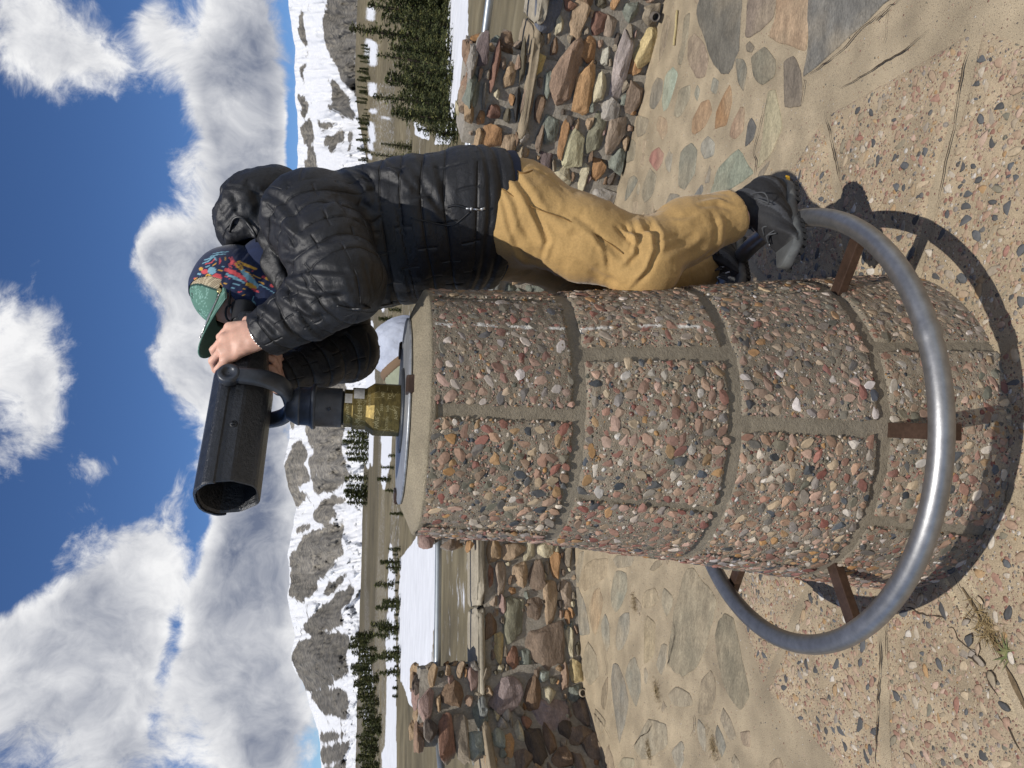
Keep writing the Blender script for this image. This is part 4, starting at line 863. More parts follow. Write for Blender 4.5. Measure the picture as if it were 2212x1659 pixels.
# ------------------------------------------------------------------ valley, mountains
def inpoly(X, Y, poly):
    P = np.asarray(poly, float); r = np.zeros(X.shape, bool); j = len(P) - 1
    for i in range(len(P)):
        c = ((P[i, 1] > Y) != (P[j, 1] > Y)) & (X < (P[j, 0] - P[i, 0]) * (Y - P[i, 1]) / (P[j, 1] - P[i, 1] + 1e-9) + P[i, 0]); r ^= c; j = i
    return r
def polys(lst, x0, y0, s): return [[((x0 + a / s) / 1.852, (y0 + b / s) / 1.852) for a, b in p] for p in lst]
m_snow_grass = bpy.data.materials.new('valley_grass_and_snow'); m_rock_snow = bpy.data.materials.new('mountain_rock_and_snow')
def land(m, colsA, snow, sA, sB, thr_noise, bumps, stretch=(1, 1, 1), mid=(1., 1.)):
    m.use_nodes = True; nt = m.node_tree; N = nt.nodes; L = nt.links; p = N['Principled BSDF']; p.inputs['Roughness'].default_value = .9; p.inputs['Specular IOR Level'].default_value = .2
    tc = N.new('ShaderNodeTexCoord'); mp = N.new('ShaderNodeMapping'); mp.inputs['Scale'].default_value = stretch; L.new(tc.outputs['Object'], mp.inputs['Vector'])
    def nz(s, d=7, r=.62):
        n = N.new('ShaderNodeTexNoise'); n.inputs['Scale'].default_value = s; n.inputs['Detail'].default_value = d; n.inputs['Roughness'].default_value = r; L.new(mp.outputs[0], n.inputs['Vector']); return n.outputs['Fac']
    a = N.new('ShaderNodeAttribute'); a.attribute_name = 'snow'
    cr = N.new('ShaderNodeValToRGB'); els = cr.color_ramp.elements
    for i, (pos, c) in enumerate(colsA):
        e = els[i] if i < 2 else els.new(pos); e.position = pos; e.color = (*c, 1)
    L.new(nz(sA), cr.inputs[0])
    tn = N.new('ShaderNodeAttribute'); tn.attribute_name = 'tone'
    sv = N.new('ShaderNodeVectorMath'); sv.operation = 'SCALE'; L.new(cr.outputs[0], sv.inputs[0]); L.new(tn.outputs['Fac'], sv.inputs['Scale'])
    n1 = nz(sB, 8, .68)
    ad = N.new('ShaderNodeMath'); ad.operation = 'MULTIPLY_ADD'; L.new(n1, ad.inputs[0]); ad.inputs[1].default_value = thr_noise; L.new(a.outputs['Fac'], ad.inputs[2])
    mr = N.new('ShaderNodeMapRange'); mr.inputs['From Min'].default_value = .5 + thr_noise * .5 - .06; mr.inputs['From Max'].default_value = .5 + thr_noise * .5 + .06; L.new(ad.outputs[0], mr.inputs['Value'])
    mx = N.new('ShaderNodeMixRGB'); L.new(mr.outputs[0], mx.inputs[0]); L.new(sv.outputs[0], mx.inputs[1]); sn_ = N.new('ShaderNodeMapRange'); sn_.inputs['From Min'].default_value = .3; sn_.inputs['From Max'].default_value = .7; sn_.inputs['To Min'].default_value = .84; sn_.inputs['To Max'].default_value = 1.06; L.new(nz(sA * 2.2, 8, .7), sn_.inputs['Value'])
    sv2 = N.new('ShaderNodeVectorMath'); sv2.operation = 'SCALE'; sv2.inputs[0].default_value = snow; L.new(sn_.outputs[0], sv2.inputs['Scale']); L.new(sv2.outputs[0], mx.inputs[2])
    L.new(mx.outputs[0], p.inputs['Base Color'])
    prev = None
    for s, st_, d_ in bumps:
        b = N.new('ShaderNodeBump'); b.inputs['Strength'].default_value = st_; b.inputs['Distance'].default_value = d_; L.new(nz(s), b.inputs['Height'])
        iv = N.new('ShaderNodeMath'); iv.operation = 'MULTIPLY_ADD'; L.new(mr.outputs[0], iv.inputs[0]); iv.inputs[1].default_value = -.25 * st_; iv.inputs[2].default_value = st_; L.new(iv.outputs[0], b.inputs['Strength'])
        if prev: L.new(prev, b.inputs['Normal'])
        prev = b.outputs[0]
    if prev: L.new(prev, p.inputs['Normal'])
land(m_snow_grass, [(.25, alb(84, 76, 58)), (.5, alb(116, 106, 82)), (.75, alb(140, 130, 104))], alb(236, 238, 242, .80), .22, .55, 1.0, [(1.2, .5, .12)])
land(m_rock_snow, [(.25, alb(78, 77, 77)), (.45, alb(122, 118, 111)), (.6, alb(160, 153, 140)), (.8, alb(112, 108, 102))], alb(240, 241, 243, .80), .030, .012, 1.15, [(.035, .8, 8.), (.13, .8, 2.5)], stretch=(1, 1, .26))
SNOW = polys([[(830,330),(925,195),(1030,195),(1040,400),(1022,640),(1005,800),(990,980),(940,1180),(880,1120),(830,990),(815,800),(825,600)],
 [(780,200),(790,300),(800,400),(805,700),(810,1000),(810,1482),(730,1482),(725,1400),(750,1350),(755,1000),(750,800),(765,560),(765,330)],
 [(610,820),(660,810),(670,900),(680,1000),(670,1070),(640,1060),(605,900)],[(625,1140),(655,1150),(650,1270),(630,1230)]], 1000, 2000, 1.3825) + \
 polys([[(835,-600),(945,-600),(945,60),(930,300),(920,560),(905,330),(880,450),(835,280)],[(1005,-300),(1110,-300),(1110,115),(1100,320),(1060,520),(1030,660),(1005,560)]], 1100, 1700, 2.37) + \
 polys([[(840,0),(905,0),(890,160),(860,240),(810,230)],[(810,370),(940,460),(930,680),(870,690),(840,800),(915,870),(910,1000),(820,1020),(830,760),(815,520)],[(830,1130),(900,1120),(885,1400),(850,1659),(825,1659),(825,1300)],[(985,1180),(1035,1150),(1020,1400),(960,1420)],[(1290,1240),(1440,1340),(1450,1450),(1300,1390)],
  [(1450,-60),(1845,-60),(1840,700),(1810,960),(1760,880),(1700,1180),(1730,1320),(1650,1470),(1500,1490),(1540,1250),(1560,1050),(1540,500),(1480,200)],[(1810,1000),(1905,1100),(1900,1700),(1815,1700)],[(1060,0),(1070,200),(1050,190)]], 1150, 0, 2.552) + \
 [[(783,690),(806,690),(806,800),(795,900),(783,860)], [(822,500),(835,560),(830,690),(820,650)]]
SPECK = polys([[(1065,260),(1235,260),(1235,860),(1150,900),(1060,840)],[(1000,640),(1035,640),(1030,1010),(985,1010)]], 1000, 2000, 1.3825)
# radial profile of the ground beyond the wall (metres from the camera: height)
PR = np.array([(3.6, -.5), (5.3, -.55), (9, -.65), (14, -1.1), (25, -2.0), (45, -3.1), (80, -4.6), (150, -7.2), (300, -12), (600, -20), (1100, -29), (1900, -34), (2600, -33)])
def ground_z(r, a):
    z = np.interp(np.log(r), np.log(PR[:, 0]), PR[:, 1])
    z = z + smooth(r, 30, 500) * r * .010 * np.sin(a * 2.2 + .4)
    z = z + smooth(a, .12, .40) * smooth(r, 120, 700) * np.minimum(r, 700) * .052
    P = np.stack([r * np.sin(a), r * np.cos(a), 0 * r], -1)
    return z + .10 * smooth(r, 5.5, 14) * fbm(P, .16, 3, 3) + .5 * smooth(r, 30, 120) * fbm(P, .03, 3, 8) + 2. * smooth(r, 150, 600) * fbm(P, .006, 3, 9)
na = 1000; aa = np.concatenate([np.linspace(-1.75, -.62, 60)[:-1], np.linspace(-.62, .62, na), np.linspace(.62, 1.75, 60)[1:]])
dep = np.linspace(math.atan((1.42 + .5) / 3.6), math.atan(30 / 2600.), 460); rtab = np.geomspace(3.6, 2600, 4000); dtab = np.arctan((1.42 - np.interp(np.log(rtab), np.log(PR[:, 0]), PR[:, 1])) / rtab)
rr = np.interp(dep, dtab[::-1], rtab[::-1]); rr = np.concatenate([rr, [2800, 3200]])
A_, R_ = np.meshgrid(aa, rr, indexing='ij'); Z_ = ground_z(R_, A_)
P = np.stack([R_ * np.sin(A_), R_ * np.cos(A_), Z_], -1); shp = R_.shape; P = P.reshape(-1, 3)
Xp, Yp = topx(P); infront = np.abs(A_.ravel()) < .7
wX = 5 * fbm(P / np.maximum(R_.ravel(), 1)[:, None], 60, 3, 70); wY = 9 * fbm(P / np.maximum(R_.ravel(), 1)[:, None], 40, 3, 71)
sn = np.zeros(len(P))
for q in SNOW: sn = np.maximum(sn, inpoly(Xp + wX * .5, Yp + wY, q) * 1.)
for q in SPECK: sn = np.maximum(sn, inpoly(Xp, Yp, q) * .36)
sn = np.where(infront, sn, smooth(fbm(P, .02, 3, 12), .0, .2))
S3_ = sn.reshape(shp)
S3_ = (S3_ + np.roll(S3_, 1, 0) + np.roll(S3_, -1, 0)) / 3; S3_[:, 1:-1] = (S3_[:, :-2] + S3_[:, 1:-1] + S3_[:, 2:]) / 3
sn = np.where(S3_.ravel() > .37, .15 + .72 * S3_.ravel(), S3_.ravel()); far = .12 + smooth(R_.ravel(), 40, 140) * .27 * smooth(vnoise(np.stack([A_.ravel() * 9, np.log(R_.ravel()) * 5, 0 * A_.ravel()], -1), 1., 3), -.4, .3); sn = np.maximum(sn, far)
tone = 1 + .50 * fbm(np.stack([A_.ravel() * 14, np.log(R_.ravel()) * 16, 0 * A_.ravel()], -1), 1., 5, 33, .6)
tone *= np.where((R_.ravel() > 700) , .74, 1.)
I = np.arange(len(P)).reshape(shp); Fq = np.stack([I[:-1, :-1], I[1:, :-1], I[1:, 1:], I[:-1, 1:]], -1).reshape(-1, 4)
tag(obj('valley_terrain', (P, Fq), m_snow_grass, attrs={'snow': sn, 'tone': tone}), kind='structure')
# skyline of the range (px in the photograph -> direction)
SKYL = [(-700, 640), (-300, 628), (0, 621), (100, 637), (190, 638), (300, 643), (390, 641), (420, 646), (470, 655), (540, 664), (650, 668), (690, 640), (727, 621), (800, 628), (860, 636), (918, 628), (960, 620), (1002, 614), (1050, 622), (1098, 641), (1130, 633), (1198, 621), (1230, 627), (1290, 622), (1340, 631), (1373, 638), (1405, 629), (1440, 634), (1470, 653), (1530, 671), (1580, 688), (1659, 694), (1900, 700), (2300, 715)]
sa = []; se = []
for Y, X in SKYL:
    v = ray(X, Y); sa.append(math.atan2(v[0], v[1])); se.append(math.atan2(v[2], math.hypot(v[0], v[1])))
o_ = np.argsort(sa); sa = np.array(sa)[o_]; se = np.array(se)[o_]
ma_ = np.concatenate([np.linspace(-1.75, -.60, 70)[:-1], np.linspace(-.60, .60, 940), np.linspace(.60, 1.75, 70)[1:]])
tt = np.linspace(0, 1, 150); A_, T_ = np.meshgrid(ma_, tt, indexing='ij')
top = np.interp(A_, sa, se); Q = np.stack([A_ * 9, T_ * 0, T_ * 0 + 3.], -1); top = top + .0022 * fbm(Q, 6, 5, 91)
base = -.032
E_ = base + (top - base) * T_ ** 1.06
ridge = 1 - np.abs(fbm(np.stack([A_ * 26 + .8 * T_, T_ * 1.6, 0 * T_], -1), 1., 5, 95, .55)) * 2.2
ridge2 = fbm(np.stack([A_ * 120, T_ * 9, 0 * T_], -1), 1., 4, 97)
D_ = 2500 + 2600 * T_ ** .9 - 420 * ridge * np.sin(np.clip(T_ * 1.15, 0, 1) * PI) ** 1.1 * smooth(T_, 0, .25) - 70 * ridge2 * smooth(T_, .02, .30) - 110 * np.abs(fbm(np.stack([A_ * 150 + T_ * 4, T_ * 4, 0 * T_], -1), 1., 4, 98, .6)) * smooth(T_, .02, .30)
P = np.stack([D_ * np.sin(A_), D_ * np.cos(A_), CAM[2] + D_ * np.tan(E_)], -1).reshape(-1, 3); shp = A_.shape
# behind the ridge the slope drops away again
Xp, Yp = topx(P)
RZ7 = polys([[(160,170),(260,130),(300,250),(310,330),(250,340),(300,480),(330,520),(230,560),(240,620),(340,660),(210,760),(130,620),(90,420),(100,340)],
 [(300,-700),(650,-700),(650,60),(620,260),(720,480),(600,600),(480,640),(390,660),(360,560),(310,420),(330,320),(400,290),(350,240),(300,60)],
 [(370,860),(480,720),(640,670),(660,700),(560,800),(600,870),(480,960),(390,930)],[(180,960),(300,930),(330,980),(210,1020)],
 [(280,1050),(420,1000),(640,940),(690,960),(660,1080),(650,1180),(560,1280),(540,1340),(470,1400),(400,1450),(410,1560),(280,1640),(160,1640),(150,1250),(200,1180)],
 [(430,1590),(520,1480),(680,1410),(640,1470),(560,1570),(480,1600)],[(160,-700),(250,-700),(250,-100),(160,60)]], 1100, 1700, 2.37)
RZ1 = polys([[(230,330),(300,190),(420,150),(530,140),(490,260),(420,360),(400,420),(300,570),(250,520),(230,420)],[(280,720),(370,600),(470,520),(560,460),(575,490),(560,560),(500,620),(520,690),(430,720),(360,740),(300,715)],
 [(225,870),(250,790),(360,742),(540,730),(560,800),(520,870),(550,950),(480,1010),(400,1040),(330,1070),(270,980)],[(330,1090),(400,1052),(540,1050),(550,1130),(540,1220),(430,1190),(360,1150)],[(390,1290),(540,1280),(480,1320),(400,1345)],[(385,1380),(540,1320),(550,1360),(480,1440),(400,1455)],[(410,1480),(520,1440),(560,1600),(420,1620)]], 1000, 2000, 1.3825)
RZ8 = polys([[(390,-60),(720,-60),(730,360),(700,520),(690,760),(680,1010),(620,880),(560,780),(500,620),(400,480),(385,200)],[(120,310),(170,60),(190,250),(215,400),(170,490)],[(130,700),(185,660),(165,740),(185,870)],[(100,980),(150,990),(225,1130),(180,1200),(130,1090)],
 [(150,1310),(220,1200),(290,1320),(260,1480),(180,1480)],[(360,1470),(430,1400),(560,1370),(540,1450),(450,1600)],[(400,820),(470,840),(640,1010),(690,1200),(620,1230),(500,1060),(430,900)],[(430,1020),(530,1060),(660,1180),(600,1200),(450,1110)],[(200,1530),(290,1500),(300,1900),(200,1900)],[(600,1380),(660,1370),(640,1480),(600,1560)],[(340,1250),(470,1240),(450,1290),(360,1330)]], 1150, 0, 2.552)
rk = np.zeros(len(P)); wX = 15 * fbm(np.stack([A_ * 45, T_ * 6, 0 * T_], -1), 1.2, 6, 51, .62).ravel(); wY = 15 * fbm(np.stack([A_ * 45, T_ * 6, 0 * T_ + 9], -1), 1.2, 6, 52, .62).ravel()
for q in RZ7 + RZ1 + RZ8: rk = np.maximum(rk, inpoly(Xp + wX, Yp + wY, q) * 1.)
gully = smooth(np.abs(fbm(np.stack([A_ * 90 + 2 * T_, T_ * 3.5, 0 * T_], -1), 1., 4, 55)).ravel(), .0, .07)
snw = 1 - rk * (.62 + .38 * gully); snw = np.where(rk > 0, snw, .93 - .4 * (fbm(np.stack([A_ * 150, T_ * 12, 0 * T_], -1), 1., 5, 58, .6).ravel() > .34))
snw = np.clip(.20 + .57 * snw, 0, 1)
S2_ = snw.reshape(shp)
for _ in range(2): S2_ = (S2_ + np.roll(S2_, 1, 0) + np.roll(S2_, -1, 0) + np.roll(S2_, 2, 0) + np.roll(S2_, -2, 0)) / 5; S2_[:, 1:-1] = (S2_[:, :-2] + S2_[:, 1:-1] + S2_[:, 2:]) / 3
snw = S2_.ravel()
snw = np.where(np.abs(A_.ravel()) > .62, smooth(fbm(np.stack([A_ * 20, T_ * 4, 0 * T_], -1), 1., 4, 59).ravel(), -.05, .05), snw)
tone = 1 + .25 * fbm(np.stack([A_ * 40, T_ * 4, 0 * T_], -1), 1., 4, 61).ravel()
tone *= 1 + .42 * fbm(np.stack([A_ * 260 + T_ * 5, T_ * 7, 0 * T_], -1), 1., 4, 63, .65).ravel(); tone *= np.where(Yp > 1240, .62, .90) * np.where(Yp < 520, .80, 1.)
I = np.arange(len(P)).reshape(shp); Fq = np.stack([I[:-1, :-1], I[1:, :-1], I[1:, 1:], I[:-1, 1:]], -1).reshape(-1, 4)
Pb = P.reshape(*shp, 3)[:, -1] ; back = Pb + np.stack([1500 * np.sin(ma_), 1500 * np.cos(ma_), -900 + 0 * ma_], -1)
I2 = np.arange(len(ma_)); Fb = np.stack([I2[:-1], I2[1:], I2[1:] + len(ma_), I2[:-1] + len(ma_)], -1)
n_ = len(ma_)
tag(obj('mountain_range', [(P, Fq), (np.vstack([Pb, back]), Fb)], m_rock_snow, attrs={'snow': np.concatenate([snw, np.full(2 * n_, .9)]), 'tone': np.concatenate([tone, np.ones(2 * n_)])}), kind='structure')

# ------------------------------------------------------------------ conifers
m_needle = M('fir_needles', None, .65, var=(3, .25), spec=.3); m_bark = M('fir_bark', alb(96, 80, 64), .95, var=(8, .3), bump=(20, .6, .03))
def conifer(name, H, R, levels, nb, tuft, seed, dens=1., low=.06):
    r = np.random.default_rng(seed); root = empty(name, (0, 0, 0)); v, f = tube([(0, 0, -.4), (.03, 0, H * .35), (0, .02, H * .7), (0, 0, H)], [.016 * H, .012 * H, .007 * H, .0015 * H], 8)
    obj('trunk', (v, f), m_bark, root); Q = []; Cc = []
    for i in range(levels):
        t = (i + r.uniform(0, .8)) / levels; h = H * (low + (1 - low) * t); Lb = R * (1 - t) ** .95 * r.uniform(.6, 1.15) + .04 * R
        for b in range(max(3, int(nb * (1 - t * .5)))):
            if r.uniform() > dens: continue
            a = r.uniform(0, 2 * PI); d = np.array([math.cos(a), math.sin(a), 0]); L_ = Lb * r.uniform(.6, 1.1); n = max(2, int(L_ / tuft * 1.5)); droop = r.uniform(.10, .35)
            for k in range(n):
                s = (k + r.uniform(.2, .9)) / n; p = d * L_ * s + np.array([0, 0, h - droop * L_ * s ** 1.6 + .10 * L_ * s ** 3])
                p = p + r.normal(0, tuft * .3, 3); sz = tuft * r.uniform(.6, 1.2) * (1.15 - .5 * s)
                tone = r.uniform(.55, 1.35)
                base = np.array(srgb(78, 83, 48)) * tone if r.uniform() < .78 else np.array(srgb(106, 104, 60)) * tone
                for c in range(3):
                    u = d * r.uniform(.3, 1) + r.normal(0, .5, 3); u /= np.linalg.norm(u); w_ = np.cross(u, r.normal(size=3)); w_ /= np.linalg.norm(w_)
                    Q.append([p - u * sz * .5 - w_ * sz * .10, p - u * sz * .1 + w_ * sz * .22, p + u * sz * .75, p - u * sz * .05 - w_ * sz * .2]); Cc += [base] * 4
    V = np.array(Q).reshape(-1, 3); F_ = np.arange(len(V)).reshape(-1, 4)
    obj('crown', (V, F_), m_needle, root, smooth_=False, col=np.array(Cc)); return root
def ztree(x, y): return float(ground_z(np.array([math.hypot(x, y)]), np.array([math.atan2(x, y)]))[0])
def place(root, X, Y, r, topX=None, H0=5., rz=0., sx_=1.):
    """foot at the photograph column Y, distance r; height so the tip reaches topX"""
    v = ray(X, Y); a = math.atan2(v[0], v[1])
    if r is None:
        rs_ = np.geomspace(16, 2400, 600); zs_ = ground_z(rs_, np.full(600, a)); Xs_, _q = topx(np.stack([rs_ * np.sin(a), rs_ * np.cos(a), zs_], -1)); ok_ = np.where(Xs_ <= X)[0]; r = float(rs_[ok_[0]]) if len(ok_) else 2000.
    x, y = r * math.sin(a), r * math.cos(a); z = ztree(x, y); root.location = (x, y, z)
    vt = ray(topX, Y); e = math.atan2(vt[2], math.hypot(vt[0], vt[1])); h = (1.42 + r * math.tan(e)) - z
    s = max(h, .3) / H0; root.scale = (s * sx_, s * sx_, s); root.rotation_euler = (0, 0, rz); return root
protos = [conifer('fir_tree', 5., 1.0, 40, 10, .17, 1, low=.02), conifer('fir_tree', 5., 1.2, 36, 11, .18, 2, low=.02), conifer('fir_tree', 5., .8, 36, 9, .16, 3, .95, low=.03), conifer('fir_tree', 5., 1.5, 26, 13, .22, 4, low=.02), conifer('fir_tree', 5., 1.25, 28, 12, .24, 5, .9, low=.02)]
proto_far = [conifer('distant_fir', 5., 1.1, 20, 9, .55, 11), conifer('distant_fir', 5., .95, 18, 8, .52, 12), conifer('distant_fir', 5., .8, 18, 7, .50, 13)]
used = {}
def put(pr, idx, *a, **k):
    o = pr[idx] if not used.get((id(pr), idx)) else copy_thing(pr[idx]); used[(id(pr), idx)] = 1
    return place(o, *a, **k)
GF = 'firs in the stand beyond the right-hand wall'
# (Y column, distance, X of the tip, width factor, proto, label)
NEAR = [(92, 962, 752, 1.5, 0, 'tallest fir of the stand, its spire rising highest against the mountain slope'),
        (12, 966, 772, 1.7, 1, 'broad fir at the right end of the stand, cut off by the photo edge'),
        (140, 964, 812, 1.6, 2, 'slim shorter fir directly left of the tallest fir in the stand'),
        (192, 970, 828, 1.6, 3, 'wide bushy dark fir in the middle of the stand above the stone pier'),
        (230, 972, 804, 1.5, 0, 'fir with a thin crooked top beside the wide bushy fir in the stand'),
        (262, 986, 862, 1.7, 4, 'low spreading fir at the left foot of the stand, nearest the snow bank'),
        (56, 972, 822, 1.6, 4, 'low full fir in front of the tallest fir, skirt touching the snow'),
        (345, 905, 800, 1.5, 2, 'small fir left of the stand, just showing beside the black jacket'),
        (318, 890, 822, 1.6, 0, 'stunted fir between the stand and the black jacket'),
        (120, 974, 846, 1.7, 3, 'squat fir filling the lower middle of the stand'),
        (165, 978, 866, 1.8, 4, 'lowest round fir of the stand, just above the right-hand pier'),
        (36, 960, 792, 1.6, 0, 'fir half hidden between the tallest fir and the broad fir at the photo edge'),
        (290, 990, 900, 2.0, 1, 'lowest fir at the left end of the stand, half bare, beside the snow')]
for i, (Yc, ft_, tX, sx_, pi_, lab) in enumerate(NEAR):
    tag(put(protos, pi_, ft_, Yc, None, topX=tX, rz=i * 1.3, sx_=sx_), lab, 'fir tree', GF)
rq = np.random.default_rng(8)
for i in range(16):
    Yc = 4 + i * 17 + rq.uniform(-6, 6); tag(put(protos, 3 if i % 2 else 4, 955 + rq.uniform(-8, 14), Yc, None, topX=850 + rq.uniform(-22, 24), rz=i * 2.1, sx_=1.9), 'low dark fir packed into the dense lower part of the stand', 'fir tree', GF)
GT = 'dark firs in the tree line at the foot of the far mountains'
rt = np.random.default_rng(5); k = 0
LINE = [(Y, rt.uniform(420, 520), 750 + rt.uniform(0, 22)) for Y in np.concatenate([np.arange(1372, 1470, 7.5), np.arange(1470, 1660, 8.5)])]
LINE = [(Y, r, (X + (Y - 1372) * .10 if Y < 1470 else X + 14)) for Y, r, X in LINE] + [(Y, rt.uniform(700, 900), rt.uniform(738, 752)) for Y in (935, 944, 955, 968, 980, 992)] + [(Y, 800, rt.uniform(743, 752)) for Y in (1032, 1050, 1062, 1072, 1085)]
for Y, r, tX in LINE:
    o = put(proto_far, k % 3, tX + (40 if Y > 1300 else 26), Y, None, topX=tX, rz=k, sx_=rt.uniform(1.3, 2.1)); tag(o, 'small dark fir far off in the tree line at the foot of the mountains', 'fir tree', GT); k += 1
GR = 'firs along the slope behind the right-hand stand'
for Y in np.arange(100, 350, 8.):
    o = put(proto_far, k % 3, 797 + rt.uniform(-5, 4), Y + rt.uniform(-5, 5), None, topX=772 + rt.uniform(-6, 14) , rz=k, sx_=rt.uniform(1.1, 1.9)); tag(o, 'small olive fir on the valley edge far behind the stand, below the grey slope', 'fir tree', GR); k += 1
GS = 'sparse young firs on the brown meadow'
for Y, tX, r in [(1186, 838, 70), (1214, 822, 82), (1226, 834, 74), (1262, 808, 100), (1300, 826, 82), (1311, 812, 92), (1348, 800, 104), (1356, 818, 90), (1371, 806, 98), (1409, 824, 84), (1418, 812, 94), (1452, 820, 88)]:
    o = put(proto_far, k % 3, min(tX + rt.uniform(34, 56), 866), Y, None, topX=tX, rz=k, sx_=rt.uniform(1.4, 2.4)); tag(o, 'sparse young fir on the brown meadow beyond the snow bank left of the pedestal', 'fir tree', GS); k += 1
for Y, tX, r in [(1010, 822, 95), (1035, 815, 110), (1060, 832, 85), (985, 838, 80), (1110, 842, 75), (650, 826, 90), (670, 838, 82), (690, 818, 100)]:
    o = put(proto_far, k % 3, tX + 30, Y, None, topX=tX, rz=k, sx_=rt.uniform(1.2, 2.0)); tag(o, 'thin bare young fir on the meadow seen just above the top of the pedestal', 'fir tree', 'thin young firs seen above the pedestal'); k += 1

GJ = 'low junipers along the upper edge of the snow bank'
for Y in np.arange(1188, 1510, 15.):
    o = put(proto_far, k % 3, 861 + rt.uniform(-3, 3), Y + rt.uniform(-5, 5), None, topX=851 + rt.uniform(-4, 3), rz=k, sx_=3.2); tag(o, 'low dark juniper bush in the row along the upper edge of the wide snow bank', 'bush', GJ); o.name = 'juniper_bush'; k += 1
# ------------------------------------------------------------------ smooth-blended volumes turned into meshes
class Vol:
    def __init__(s, lo, hi, h):
        s.lo = np.array(lo, float); s.h = h; n = np.ceil((np.array(hi) - s.lo) / h).astype(int) + 1; s.f = np.full(n, .3, np.float32)
    def blk(s, lo, hi):
        i0 = np.clip(np.floor((np.array(lo) - s.lo) / s.h).astype(int), 0, np.array(s.f.shape) - 1); i1 = np.clip(np.ceil((np.array(hi) - s.lo) / s.h).astype(int) + 1, 1, s.f.shape)
        if np.any(i1 <= i0): return None
        sl = tuple(slice(a, b) for a, b in zip(i0, i1)); g = [s.lo[k] + s.h * np.arange(i0[k], i1[k]) for k in range(3)]
        return sl, np.stack(np.meshgrid(*g, indexing='ij'), -1)
    def put(s, sl, d, k, op):
        f = s.f[sl]
        if op == 's': d = -d; h = np.clip(.5 - .5 * (d - f) / k, 0, 1); s.f[sl] = f * h + d * (1 - h) + k * h * (1 - h)
        else: h = np.clip(.5 + .5 * (f - d) / k, 0, 1); s.f[sl] = f * (1 - h) + d * h - k * h * (1 - h)
    def cap(s, a, b, ra, rb, k=.02, e=None, sc=1., op='u'):
        a = np.asarray(a, float); b = np.asarray(b, float); R = max(ra, rb) * max(sc, 1) + 2 * k + .02; q = s.blk(np.minimum(a, b) - R, np.maximum(a, b) + R)
        if q is None: return s
        sl, P = q; ba = b - a; L2 = max(ba @ ba, 1e-9); w = P - a; t = np.clip((w @ ba) / L2, 0, 1); w = w - t[..., None] * ba
        if e is not None:
            e = np.asarray(e, float); e = e / np.linalg.norm(e); c = w @ e; w = w - (c * (1 - 1 / sc))[..., None] * e
        d = np.linalg.norm(w, axis=-1) - (ra + (rb - ra) * t); s.put(sl, d.astype(np.float32), k, op); return s
    def ell(s, c, axes, rad, k=.02, op='u'):
        c = np.asarray(c, float); A = np.asarray(axes, float); A = A / np.linalg.norm(A, axis=1)[:, None]; rad = np.asarray(rad, float); R = rad.max() + 2 * k + .02
        q = s.blk(c - R, c + R)
        if q is None: return s
        sl, P = q; w = (P - c) @ A.T; k0 = np.linalg.norm(w / rad, axis=-1); k1 = np.linalg.norm(w / rad ** 2, axis=-1) + 1e-9
        s.put(sl, (k0 * (k0 - 1) / k1).astype(np.float32), k, op); return s
    def chain(s, pts, rad, k=.02, e=None, sc=1., op='u'):
        sc = np.broadcast_to(sc, (len(pts),))
        for i in range(len(pts) - 1): s.cap(pts[i], pts[i + 1], rad[i], rad[i + 1], k, e, (sc[i] + sc[i + 1]) / 2, op)
        return s
    def plane(s, p, n, lo=None, hi=None, k=.004):
        n = np.asarray(n, float); n = n / np.linalg.norm(n); q = s.blk(s.lo if lo is None else lo, (s.lo + s.h * np.array(s.f.shape)) if hi is None else hi)
        sl, P = q; d = (P - np.asarray(p)) @ n; f = s.f[sl]; h = np.clip(.5 - .5 * (d - f) / k, 0, 1); s.f[sl] = (f * h + d * (1 - h) + k * h * (1 - h)).astype(np.float32); return s
    def mesh(s):
        f = s.f; S = f < 0; nx, ny, nz = f.shape; C = [(i, j, k) for i in (0, 1) for j in (0, 1) for k in (0, 1)]
        cnt = sum(S[i:nx - 1 + i, j:ny - 1 + j, k:nz - 1 + k].astype(np.int8) for i, j, k in C); mask = (cnt > 0) & (cnt < 8); idx = np.full(mask.shape, -1, np.int64); ii = np.argwhere(mask); idx[mask] = np.arange(len(ii))
        v = {c: f[ii[:, 0] + c[0], ii[:, 1] + c[1], ii[:, 2] + c[2]] for c in C}; pos = np.zeros((len(ii), 3)); n = np.zeros(len(ii))
        for c in C:
            for ax_ in range(3):
                if c[ax_]: continue
                c2 = list(c); c2[ax_] = 1; c2 = tuple(c2); va, vb = v[c], v[c2]; x = (va < 0) != (vb < 0); t = np.where(x, va / np.where(x, va - vb, 1), 0)
                p = np.tile(np.array(c, float), (len(ii), 1)); p[:, ax_] = t; pos += p * x[:, None]; n += x
        V = s.lo + s.h * (ii + pos / n[:, None]); F_ = []
        for ax_ in range(3):
            o1, o2 = [(1, 2), (2, 0), (0, 1)][ax_]; A_ = [slice(None)] * 3; B_ = [slice(None)] * 3; A_[ax_] = slice(0, -1); B_[ax_] = slice(1, None)
            a, b = S[tuple(A_)], S[tuple(B_)]; e_ = np.argwhere(a != b); m = (e_[:, o1] > 0) & (e_[:, o2] > 0) & (e_[:, o1] < f.shape[o1] - 1) & (e_[:, o2] < f.shape[o2] - 1); e_ = e_[m]; st_ = a[e_[:, 0], e_[:, 1], e_[:, 2]]
            def g(d1, d2):
                q = e_.copy(); q[:, o1] += d1; q[:, o2] += d2; return idx[q[:, 0], q[:, 1], q[:, 2]]
            Q = np.stack([g(-1, -1), g(0, -1), g(0, 0), g(-1, 0)], 1); Q[~st_] = Q[~st_][:, ::-1]; F_.append(Q)
        F_ = np.concatenate(F_); F_ = F_[(F_ >= 0).all(1)]
        return V, F_
